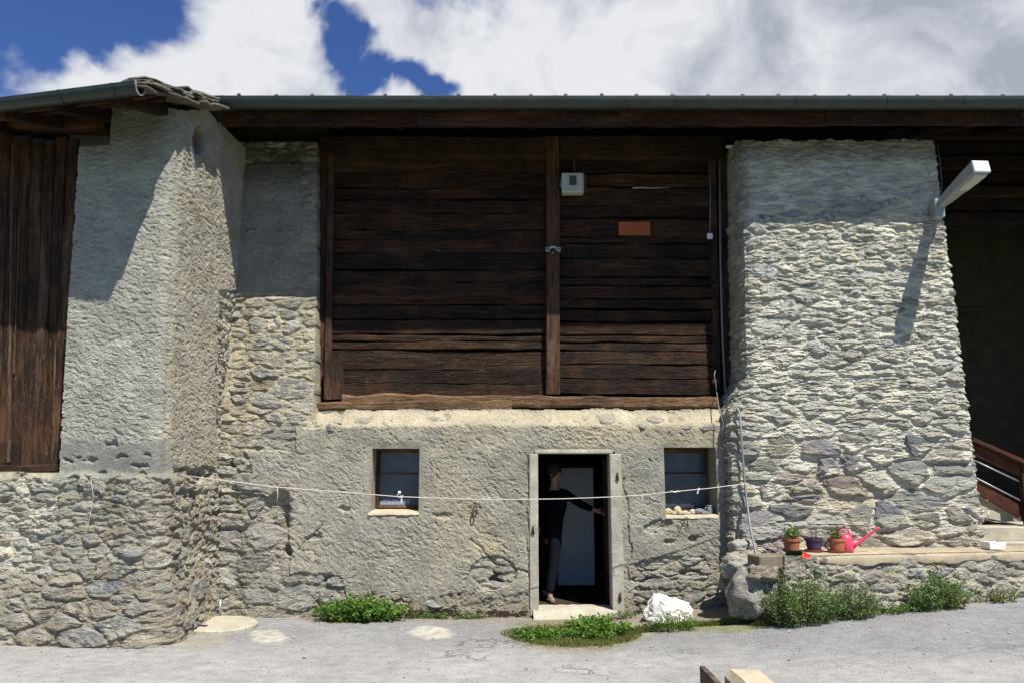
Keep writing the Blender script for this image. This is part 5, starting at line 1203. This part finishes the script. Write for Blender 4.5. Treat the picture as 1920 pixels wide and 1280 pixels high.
c = P(1331, 952, YW+.13); jr = empty('jar', (c.x, c.y, zs), 'small dull grey glass jar in the right corner of the window sill', 'jar'); bm = bmesh.new(); add_lathe(bm, [(.040, 0), (.046, .01), (.046, .085), (.040, .10), (.043, .103), (.043, .115), (.036, .115), (.034, .10), (.040, .02), (.0, .015)], n=18); link('glass_body', bm_mesh('glass_body', bm, True), MAT['jar'], jr, (c.x, c.y, zs)); tube_obj('handle', [(c.x-.044, c.y, zs+.09), (c.x-.064, c.y, zs+.075), (c.x-.062, c.y, zs+.05), (c.x-.044, c.y, zs+.035)], .006, MAT['jar'], jr, 6)

# ------------------------------------------------------------------ foliage helper
def leaves_mesh(name, pos, nrm, size, tones, seed=0, aspect=.55, fold=.25):
    """pos (n,3), nrm (n,3) leaf pointing directions"""
    r = np.random.default_rng(seed); n = len(pos); d = nrm/np.linalg.norm(nrm, axis=1, keepdims=True)
    s_ = np.cross(d, r.normal(size=(n, 3))); s_ /= np.linalg.norm(s_, axis=1, keepdims=True)+1e-9; u = np.cross(s_, d); sz = size*r.uniform(.6, 1.3, n)[:, None]
    a = pos; b = pos+d*sz*.45+s_*sz*aspect*.5+u*sz*fold*.3; c = pos+d*sz; e = pos+d*sz*.45-s_*sz*aspect*.5+u*sz*fold*.3
    co = np.stack([a, b, c, e], 1).reshape(-1, 3); f = (np.arange(n)*4)[:, None]+np.array([0, 1, 2, 3]); f = np.concatenate([f[:, [0, 1, 2]], f[:, [0, 2, 3]]])
    T = np.array(tones)[r.integers(0, len(tones), n)]*r.uniform(.65, 1.35, (n, 1)); col = np.repeat(T, 4, 0); return co, f, col
GREENS = {'bright': [(.11, .22, .03), (.14, .25, .04), (.085, .18, .025), (.17, .25, .06)], 'mid': [(.12, .20, .045), (.16, .25, .07), (.10, .17, .04), (.20, .25, .09), (.22, .26, .13)], 'grey': [(.17, .24, .09), (.12, .18, .06), (.19, .24, .11), (.09, .15, .045), (.22, .24, .13)], 'dry': [(.17, .17, .045), (.13, .17, .035), (.22, .20, .075), (.10, .14, .03)]}
def weed(name, c, rx, ry, h, n, size, pal, label, cat='plant', stems=30, flowers=None, seed=0, up=.35, group=None, aspect=.55, sprawl=1.0):
    """many stems rising from a patch of ground, leaves along every one"""
    r = np.random.default_rng(seed); c = Vector(c); root = empty(name, c, label, cat, group); pos, nr = [], []; bm = bmesh.new(); per = max(1, n//stems)
    for k in range(stems):
        a = r.uniform(0, 2*math.pi); q = math.sqrt(r.random()); bx, by = rx*q*math.cos(a)*.75, ry*q*math.sin(a)*.75; hh = h*(1-.55*q**2)*r.uniform(.55, 1.08)
        tx, ty = bx+rx*.45*math.cos(a)*q*sprawl+r.normal()*.03, by+ry*.45*math.sin(a)*q*sprawl+r.normal()*.03; z0 = gz(c.x+bx)-c.z if name not in ('pot_plant', 'wall_plant') else 0
        p0 = np.array((bx, by, z0)); p1 = np.array((bx*.7+tx*.3, by*.7+ty*.3, z0+hh*.6)); p2 = np.array((tx, ty, z0+hh))
        add_tube(bm, [p0, p1, p2], [.003, .0025, .0015], 3, False); t = r.random(per)**.7
        pp = (1-t)[:, None]**2*p0+2*((1-t)*t)[:, None]*p1+(t**2)[:, None]*p2+r.normal(size=(per, 3))*size*.45; dd_ = r.normal(size=(per, 3)); dd_[:, 2] = np.abs(dd_[:, 2])*up+up*.5; pos.append(pp); nr.append(dd_)
    co, f, col = leaves_mesh(name, np.concatenate(pos), np.concatenate(nr), size, GREENS[pal], seed, aspect); lv = link('leaves', np_mesh('leaves', co, f, col, False), MAT['leaf'], root, c)
    link('stems', bm_mesh('stems', bm, tone=(.10, .12, .05)), MAT['leaf'], root, c)
    for i, (fx, fy, fz, fr, m) in enumerate(flowers or []):
        bm = bmesh.new(); 
        for kk in range(5):
            a = kk*2*math.pi/5; M_ = Matrix.Rotation(a, 4, 'Z') @ Matrix.Rotation(-.7, 4, 'Y'); vs = [bm.verts.new(M_ @ Vector(v)) for v in ((0, 0, 0), (fr*.6, -fr*.55, 0), (fr*1.1, 0, .01), (fr*.6, fr*.55, 0))]; bm.faces.new(vs)
        fo = link('flower', bm_mesh('flower', bm), MAT[m], root, c+Vector((fx, fy, fz))); fo.rotation_euler = (r.uniform(.5, 1.2), r.normal()*.3, 0)
        if m == 'petal': tube_obj('flower_stem', [c+Vector((fx*.8, fy+.02, 0)), c+Vector((fx*1.05, fy+.01, fz*.6)), c+Vector((fx, fy, fz))], .003, MAT['leaf'], root, 4)
    return root
# pots on the ledge
def pot(c, r0, r1, h, mat, sau, label, name='flower_pot', plant=None):
    e = empty(name, c, label, 'flower pot', 'pots standing on the ledge'); c = Vector(c); bm = bmesh.new(); add_lathe(bm, [(r0*.9, .0), (r0, .004), (r1*.97, h*.78), (r1*1.08, h*.78), (r1*1.10, h), (r1*.98, h), (r1*.94, h*.86), (.01, h*.85)], n=24); link('pot', bm_mesh('pot', bm, False), MAT[mat], e, c+Vector((0, 0, .018)))
    bm = bmesh.new(); add_lathe(bm, [(r0*1.15, 0), (r0*1.38, .022), (r0*1.40, .026), (r0*1.30, .024), (r0*1.1, .008), (.01, .008)], n=24); link('saucer', bm_mesh('saucer', bm), MAT[sau], e, c)
    bm = bmesh.new(); add_lathe(bm, [(r1*.93, 0), (r1*.7, .006), (.01, .01)], n=16); link('soil', bm_mesh('soil', bm, True), MAT['soil'], e, c+Vector((0, 0, .018+h*.87))); return e
YP_ = 9.42; zt = TOPZ+.014
def onledge(px, Yd=YP_): v = P(px, 1035, Yd); return Vector((v.x, Yd, zt))
c1, c2, c3 = onledge(1485), onledge(1527), onledge(1570, 9.40)
pot(c1, .078, .096, .135, 'terracotta', 'greensaucer', 'left terracotta pot with green saucer and leafy plant'); pot(c2, .074, .096, .140, 'purple', 'terracotta', 'dark purple plastic pot between the two terracotta pots')
pot(c3, .075, .090, .135, 'terracotta', 'terracotta', 'right terracotta pot standing against the pink watering can')
tube_obj('handle_ring', [c3+Vector((-.09, 0, .13)), c3+Vector((-.13, 0, .09)), c3+Vector((-.135, 0, .05)), c3+Vector((-.09, 0, .03))], .009, MAT['cable'], None, 6); bpy.data.objects['handle_ring']['label'] = 'dark curved handle beside the right terracotta pot'; bpy.data.objects['handle_ring']['category'] = 'handle'
weed('pot_plant', c1+Vector((-.01, 0, .14)), .10, .08, .16, 260, .040, 'mid', 'leafy green plant growing in the left terracotta pot', stems=16, seed=5, up=.4)
weed('pot_plant', c2+Vector((.0, 0, .14)), .04, .04, .30, 40, .020, 'dry', 'spindly thin shoot growing in the purple pot', stems=3, seed=6, up=.4)
weed('pot_plant', c3+Vector((-.01, 0, .14)), .07, .07, .15, 150, .036, 'dry', 'small yellowish plant growing in the right terracotta pot', stems=12, seed=7, up=.4)
# watering can
wc = onledge(1587, 9.47); WCN = empty('watering_can', wc, 'pink plastic watering can with a long spout standing on the ledge', 'watering can')
bm = bmesh.new(); prof = [(.075, 0), (.082, .01), (.080, .10), (.076, .15), (.058, .185), (.045, .195), (.040, .192), (.03, .17)]; add_lathe(bm, prof, n=24); link('body', bm_mesh('body', bm, True), MAT['pink'], WCN, wc)
tube_obj('handle', [wc+Vector((-.075, 0, .05)), wc+Vector((-.12, 0, .10)), wc+Vector((-.10, 0, .20)), wc+Vector((-.03, 0, .245)), wc+Vector((.03, 0, .24)), wc+Vector((.055, 0, .20)), wc+Vector((.06, 0, .17))], .011, MAT['pink'], WCN, 8)
sp = P(1649, 988, 9.36); tube_obj('spout', [wc+Vector((.065, -.01, .045)), wc+Vector((.12, -.02, .085)), Vector((sp.x-.02, 9.37, sp.z-.01)), sp], [.030, .020, .013, .011], MAT['pink'], WCN, 10)
tube_obj('brace', [wc+Vector((.06, -.01, .15)), wc+Vector((.17, -.03, .135))], .005, MAT['pink'], WCN, 6)
# white tray on the right end of the ledge
wt = P(1862, 1019, 9.72); bm = bmesh.new(); w_, d_, h_ = .22, .16, .085
for zz, k, up_z in ((0, .90, 0),):
    o_ = [bm.verts.new((sx*w_/2*q, sy*d_/2*q, z)) for q, z in ((.9, 0), (1.0, h_), (.93, h_), (.84, .012)) for sx, sy in ((-1, -1), (1, -1), (1, 1), (-1, 1))]
    for ring in range(3):
        for i in range(4): bm.faces.new((o_[ring*4+i], o_[ring*4+(i+1) % 4], o_[ring*4+4+(i+1) % 4], o_[ring*4+4+i]))
    bm.faces.new(o_[0:4][::-1]); bm.faces.new(o_[12:16])
o = link('tray', bm_mesh('tray', bm), MAT['white'], None, (wt.x, wt.y, TOPZ+.02)); o.rotation_euler = (0, 0, .15); tag(o, 'small white open tray at the right end of the ledge', 'tray')

# ------------------------------------------------------------------ things on the ground
mc = PG(413, 1176); MH = empty('manhole_cover', mc, 'round pale concrete cover lying at the foot of the left corner', 'manhole cover')
bm = bmesh.new(); add_lathe(bm, [(.39, -.03), (.41, -.01), (.41, .045), (.398, .055), (.01, .060)], n=48); o = link('cover', bm_mesh('cover', bm, False), MAT['pale'], MH, mc); o.rotation_euler = (.03, 0.02, 0)
box_obj('lifting_slot', (mc.x-.14, mc.y-.19, mc.z+.060), (.12, .045, .012), MAT['rust'], MH, .003, rz=-.25)
p = PG(411, 1160); o = tube_obj('steel_post', [(p.x, p.y, p.z-.02), (p.x, p.y+.005, p.z+.23)], .017, MAT['steel'], None, 10); tag(o, 'short galvanised steel stub behind the round concrete cover', 'post')
rc = PG(1238, 1168); WRK = empty('white_stone', rc, 'large white painted stone beside the doorway with weeds before it', 'stone')
bm = bmesh.new(); off = Vector((3.1, 4.4, 1.2)); bmesh.ops.create_icosphere(bm, subdivisions=4, radius=1.0)
for v in bm.verts:
    d = v.co.normalized(); h = .17+.13*math.exp(-((d.x+.55)/.42)**2)+.04*d.x
    k = 1+.22*mnoise.noise(d*1.7+off)+.16*mnoise.noise(d*4+off)+.09*mnoise.noise(d*9+off); x = d.x*.27*k; y = d.y*.17*k; z = d.z*h*k
    if d.x < -.2: x += .02*(1-abs(d.z))
    v.co = Vector((x, y, max(z, -.08)))
link('boulder', bm_mesh('boulder', bm, False), MAT['whiterock'], WRK, (rc.x+.12, rc.y+.18, rc.z+.06))

def bedpt(px, out=.14):
    v = P(px, 1100, 9.0); s_ = (v.x-BA.x)/bdir.x; x = BA.x+bdir.x*s_; y = BA.y+bdir.y*s_
    for _ in range(6): v = P(px, 1100, y); s_ = (v.x-BA.x)/bdir.x; y = BA.y+bdir.y*s_-out
    return Vector((v.x, y, gz(v.x)))
weed('green_weed', PG(678, 1163), .46, .22, .30, 4200, .042, 'bright', 'dense bright green weed clump against the wall left of the doorway', stems=150, seed=11, aspect=.75, flowers=[(random.uniform(-.4, .4), -.1, random.uniform(.14, .27), .014, 'white') for _ in range(12)])
weed('thin_weed', PG(770, 1158), .28, .10, .22, 320, .024, 'dry', 'sparse brownish weeds right of the dense green clump', stems=34, seed=12)
weed('thin_weed', PG(606, 1162), .16, .10, .30, 260, .026, 'grey', 'thin grey green weeds left of the dense green clump', stems=24, seed=13)
weed('creeping_weed', PG(850, 1158), .42, .09, .07, 900, .024, 'mid', 'low creeping weeds at the wall foot before the doorway', stems=90, seed=14)
weed('leafy_weed', PG(1118, 1188), .34, .34, .17, 2200, .040, 'bright', 'leafy green weed clump in the cracked asphalt before the threshold', stems=110, seed=15, aspect=.7)
weed('leafy_weed', PG(1010, 1195), .30, .16, .12, 1200, .034, 'bright', 'flat green weed patch left of the clump before the threshold', stems=70, seed=16)
weed('threshold_weed', PG(1160, 1160), .20, .07, .11, 380, .024, 'mid', 'small dark weeds at the right foot of the door surround', stems=40, seed=17)
weed('feathery_weed', PG(1262, 1182), .30, .12, .21, 900, .024, 'bright', 'feathery green weeds in front of the white stone', stems=70, seed=18)
weed('poppy_plant', bedpt(1500, .22), .37, .19, .62, 3300, .038, 'mid', 'tall bushy poppy plant with one orange red flower before the ledge', stems=130, seed=19, aspect=.35, flowers=[(.03, -.12, .70, .055, 'petal')])
weed('bushy_weed', bedpt(1590, .18), .34, .15, .44, 2200, .033, 'grey', 'bushy grey green weeds between the poppy and the bare wall', stems=110, seed=20, aspect=.4, flowers=[(random.uniform(-.4, .4), -.12, random.uniform(.1, .35), .012, 'white') for _ in range(10)])
weed('round_bush', bedpt(1762, .2), .33, .17, .42, 2500, .034, 'mid', 'round green bush at the foot of the ledge wall on the right', stems=100, seed=21, aspect=.45)
weed('ledge_tuft', bedpt(1876, .12), .22, .12, .16, 420, .028, 'dry', 'small yellow green tuft at the right end of the ledge wall', stems=34, seed=22)
weed('low_weed', bedpt(1675, .14), .40, .10, .12, 900, .024, 'mid', 'low weeds along the ledge wall between the two bushes', stems=70, seed=26)
weed('corner_tuft', PG(300, 1206), .12, .06, .10, 160, .028, 'bright', 'small grass tuft at the foot of the left house corner', stems=24, seed=23, aspect=.2)
c = P(1488, 925, 9.90); weed('wall_plant', c, .07, .04, .10, 40, .024, 'dry', 'sparse twig with few leaves growing from the pier above the purple pot', stems=4, seed=24)
c = P(1760, 1070, 9.2); weed('wall_plant', c, .07, .04, .12, 60, .026, 'dry', 'small weed rooted in the ledge wall above the round bush', stems=7, seed=25)
# grass and moss: blades nobody could count
def blades(name, pts, h, label, pal, seed, n):
    r = np.random.default_rng(seed); P0 = []; 
    for _ in range(n):
        k = r.integers(0, len(pts)); cx, cy, rx, ry = pts[k]; a = r.uniform(0, 2*math.pi); q = math.sqrt(r.random()); x, y = cx+rx*q*math.cos(a), cy+ry*q*math.sin(a); P0.append((x, y, gz(x)-.004))
    P0 = np.array(P0); d = r.normal(size=(n, 3))*.55; d[:, 2] = 1; co, f, col = leaves_mesh(name, P0, d, h, GREENS[pal], seed, .16); o = link(name, np_mesh(name, co, f, col, False), MAT['leaf'], None, (0, 0, 0)); tag(o, label, 'grass', kind='stuff')
def strip(a, b, ry, rx=.16):
    A, B = PG(*a), PG(*b); n = max(2, int((B-A).length/.14)); return [(A.x+(B.x-A.x)*i/n, A.y+(B.y-A.y)*i/n, rx, ry) for i in range(n+1)]
blades('verge_grass', strip((1440, 1170), (1840, 1126), .07)+strip((1840, 1118), (1990, 1098), .05)+strip((1220, 1178), (1440, 1160), .06), .055, 'short grass and moss along the foot of the ledge wall', 'dry', 31, 15000)
blades('patch_grass', [(PG(1080, 1192).x, PG(1080, 1192).y, .70, .55)]*6+[(PG(1080, 1192).x, PG(1080, 1192).y, .70, .62), (PG(1010, 1188).x, PG(1010, 1188).y, .42, .30), (PG(1180, 1185).x, PG(1180, 1185).y, .3, .1)], .040, 'short yellowing grass in the broken asphalt before the doorway', 'dry', 32, 12500)

# loose grit on the road
r = np.random.default_rng(77); co_, f_, off = [], [], 0
for _ in range(1500):
    x, y = r.uniform(-5.5, 6.5), r.uniform(6.6, 10.0)
    if r.random() > (.85 if 8.3 < y else .45): continue
    if y > 8.5 and x < -3.4: continue
    if y > 8.9+max(0, (x-2.9))*.2 and x > 2.7: continue
    s_ = r.uniform(.004, .013)*(1.6 if r.random() < .06 else 1); a = r.normal(size=(6, 3))*.2+np.array([(1, 0, 0), (-1, 0, 0), (0, 1, 0), (0, -1, 0), (0, 0, .7), (0, 0, -.7)]); co_.append(a*s_+np.array((x, y, gz(x)+s_*.4+.012*fbm(np.array([x*.7]), np.array([y*.7]), 3, 5)[0]))); f_.append(np.array([(0, 2, 4), (2, 1, 4), (1, 3, 4), (3, 0, 4), (2, 0, 5), (1, 2, 5), (3, 1, 5), (0, 3, 5)])+off); off += 6
me = np_mesh('grit', np.concatenate(co_), np.concatenate(f_), np.tile(np.array((.46, .44, .40)), (off, 1)), False); o = link('grit', me, MAT['stone'], None, (0, 0, 0)); tag(o, 'loose pale grit scattered over the asphalt', 'grit', kind='stuff')

# ------------------------------------------------------------------ fence board and coping near the camera
FB = empty('fence_board', (.72, 2.3, gz(.72)), 'weathered grey fence board on edge at the bottom of the view', 'fence')
o = link('board', board_mesh('board', 1.5, .18, .022, 'X', 700, wob=.002, ch=.003), MAT['greywoodx'] if 'greywoodx' in MAT else MAT['greywood'], FB, (.722, 2.44, 1.03-.09)); o.rotation_euler = (0, 0, math.pi/2)
zbox('post', .735, .80, 3.02, 3.09, 0, .99, MAT['greywood'], FB, .006) if False else None
zbox('post', .735, .79, 1.9, 1.96, 0.0, 1.0, MAT['greywood'], FB, .006)
bm = bmesh.new(); n = 14; rows = []
for j, (xx, zz) in enumerate(((.765, 0), (.765, 1.03), (.785, 1.052), (.88, 1.055), (.905, 1.03), (.905, 0))):
    rows.append([bm.verts.new((xx+random.uniform(-.004, .004), 1.2+(3.03-1.2)*i/n+(random.uniform(-.02, .01) if i == n else 0)-(.03 if (i == n and j in (0, 5, 4)) else 0), max(0, zz+random.uniform(-.004, .004)))) for i in range(n+1)])
for a, b in zip(rows, rows[1:]):
    for i in range(n): bm.faces.new((a[i], a[i+1], b[i+1], b[i]))
bm.faces.new([q[-1] for q in rows]); bm.faces.new([q[0] for q in rows][::-1]); bmesh.ops.recalc_face_normals(bm, faces=bm.faces)
o = link('garden_wall', bm_mesh('garden_wall', bm), MAT['sill'], None, (0, 0, 0)); tag(o, 'pale narrow concrete wall top beside the grey fence board', 'wall')

# ------------------------------------------------------------------ inside the doorway
fr = P(1080, 1098, 12.6); FRG = empty('fridge', (P(1082, 1000, 12.3).x, 12.6, FZ), 'tall plain white refrigerator standing in the dark room', 'refrigerator')
xa, xb = P(1045, 1000, 12.3).x, P(1114, 1000, 12.3).x; ztp = P(1080, 876, 12.3).z; zbt = P(1080, 1098, 12.3).z
zbox('cabinet', xa, xb, 12.36, 12.95, zbt, ztp-.004, MAT['whitepaint'], FRG, .01); zbox('door', xa-.004, xb+.004, 12.30, 12.355, zbt+.01, ztp, MAT['whitepaint'], FRG, .012); zbox('plinth', xa+.02, xb-.02, 12.38, 12.9, FZ, zbt-.001, MAT['cable'], FRG, .002); box_obj('badge', (xb-.22, 12.298, ztp-.11), (.09, .004, .014), MAT['steel'], FRG, 0)
c = P(1128, 1085, 11.6); DRL = empty('open_door', (c.x, c.y, FZ), 'dark wooden door leaf standing open inside the doorway on the right', 'door'); 
zd = P(1080, 853, YW+.3).z; hx = P(1144, 1000, YW+.26).x
for i in range(4): zbox('door_board', hx+.005, hx+.035, YW+.27+i*.20, YW+.27+i*.20+.195, FZ+.02, zd-.02, MAT['beamZ'], DRL, .004)
box_obj('brace', (hx-.012, YW+.67, (FZ+zd)/2+.5), (.03, .76, .10), MAT['beamY'], DRL, .004); box_obj('brace', (hx-.012, YW+.67, FZ+.3), (.03, .76, .10), MAT['beamY'], DRL, .004)

# person reaching to the right inside the doorway
def skin_obj(name, J, E, mat, parent, sub=2, root=0):
    me = bpy.data.meshes.new(name); me.from_pydata([tuple(j[0]) for j in J], E, []); o = link(name, me, mat, parent, (0, 0, 0))
    m = o.modifiers.new('skin', 'SKIN'); m.use_smooth_shade = True
    for i, j in enumerate(J): me.skin_vertices[0].data[i].radius = (j[1], j[1] if len(j) < 3 else j[2]); me.skin_vertices[0].data[i].use_root = (i == root)
    s_ = o.modifiers.new('sub', 'SUBSURF'); s_.levels = sub; s_.render_levels = sub; return o
PY = 10.86; PE = empty('person', (P(1030, 1120, PY).x, PY, FZ), 'person in black top and dark jeans reaching right inside the doorway', 'person')
def J(px, py, dy, r, r2=None): v = P(px, py, PY+dy); return (v, r) if r2 is None else (v, r, r2)
fz = FZ+.05
foot = P(1030, 1118, PY); foot2 = P(1022, 1112, PY+.25)
hand = P(1124, 958, PY)
body = [J(1034, 998, .05, .110), J(1036, 965, .04, .115), J(1039, 932, .03, .125), J(1039, 914, .03, .075), J(1039, 906, .02, .050), J(1040, 897, .01, .066, .072), J(1041, 888, .0, .083, .095), J(1040, 879, .01, .070, .082),
        J(1060, 926, .0, .058), J(1090, 945, -.02, .042), J(1115, 955, -.02, .030), (hand, .026, .038),
        J(1020, 928, .12, .056), J(1012, 962, .16, .042), J(1010, 992, .10, .032), J(1008, 1003, .10, .030),
        J(1041, 1012, .0, .088), J(1037, 1062, .0, .058), (Vector((foot.x, PY, fz+.04)), .040), (Vector((foot.x+.02, PY-.02, fz)), .036), (Vector((foot.x+.05, PY-.12, fz-.015)), .030),
        J(1026, 1012, .12, .086), J(1024, 1060, .20, .058), (Vector((foot2.x, PY+.28, fz+.04)), .040), (Vector((foot2.x, PY+.27, fz)), .036), (Vector((foot2.x+.06, PY+.20, fz-.015)), .030)]
bed = [(0, 1), (1, 2), (2, 3), (3, 4), (4, 5), (5, 6), (6, 7), (2, 8), (8, 9), (9, 10), (10, 11), (2, 12), (12, 13), (13, 14), (14, 15), (0, 16), (16, 17), (17, 18), (18, 19), (19, 20), (0, 21), (21, 22), (22, 23), (23, 24), (24, 25)]
# five fingers on the reaching hand
hd = (hand-P(1115, 955, PY-.02)).normalized(); idx = len(body)
for k, (off_, ln, zz) in enumerate(((.018, .085, .022), (.020, .095, .008), (.018, .090, -.006), (.012, .075, -.020), (-.006, .055, .030))):
    p0 = hand+hd*off_+Vector((0, -.012*(k-1.5)*.6, zz)); p1 = p0+hd*ln*.5+Vector((0, 0, .004 if k < 4 else .02)); p2 = p0+hd*ln*.85+Vector((0, .012, -.018 if k < 4 else .03)); body += [(p0, .0095), (p1, .0085), (p2, .007)]; bed += [(11, idx), (idx, idx+1), (idx+1, idx+2)]; idx += 3
skin_obj('body', body, bed, MAT['skin'], PE)
top = [J(1035, 1014, .05, .140), J(1036, 966, .04, .150), J(1039, 934, .03, .155), J(1039, 911, .03, .088), J(1062, 926, .0, .072), J(1090, 945, -.02, .056), J(1113, 954.5, -.02, .042), J(1019, 928, .12, .070), J(1012, 962, .16, .056), J(1010, 991, .10, .042)]
skin_obj('sweater', top, [(0, 1), (1, 2), (2, 3), (2, 4), (4, 5), (5, 6), (2, 7), (7, 8), (8, 9)], MAT['black'], PE)
jn = [J(1034, 985, .05, .118), J(1041, 1014, .0, .096), J(1037, 1062, .0, .070), (Vector((foot.x, PY, fz+.05)), .064), J(1026, 1014, .12, .094), J(1024, 1060, .20, .070), (Vector((foot2.x, PY+.28, fz+.05)), .062)]
skin_obj('jeans', jn, [(0, 1), (1, 2), (2, 3), (0, 4), (4, 5), (5, 6)], MAT['jeans'], PE)
hc = P(1039, 884, PY+.0); lump('hair', (hc.x-.012, PY+.035, hc.z+.022), (.112, .125, .135), MAT['hair'], PE, 5, sub=3, rough=.10, freq=3)
for f0 in (Vector((foot.x, PY, fz-.02)), Vector((foot2.x, PY+.27, fz-.02))):
    o = skin_obj('shoe', [(f0+Vector((-.01, .03, 0)), .042, .036), (f0+Vector((.02, -.05, -.002)), .045, .036), (f0+Vector((.05, -.15, -.008)), .038, .028)], [(0, 1), (1, 2)], MAT['shoe'], PE)
nz = P(1046, 891, PY-.06); lump('nose', nz, (.014, .016, .018), MAT['skin'], PE, 3, sub=2, rough=.05); lump('ear', P(1034, 890, PY-.075), (.010, .016, .026), MAT['skin'], PE, 4, sub=2, rough=.08)
print('all done', len(bpy.data.objects))
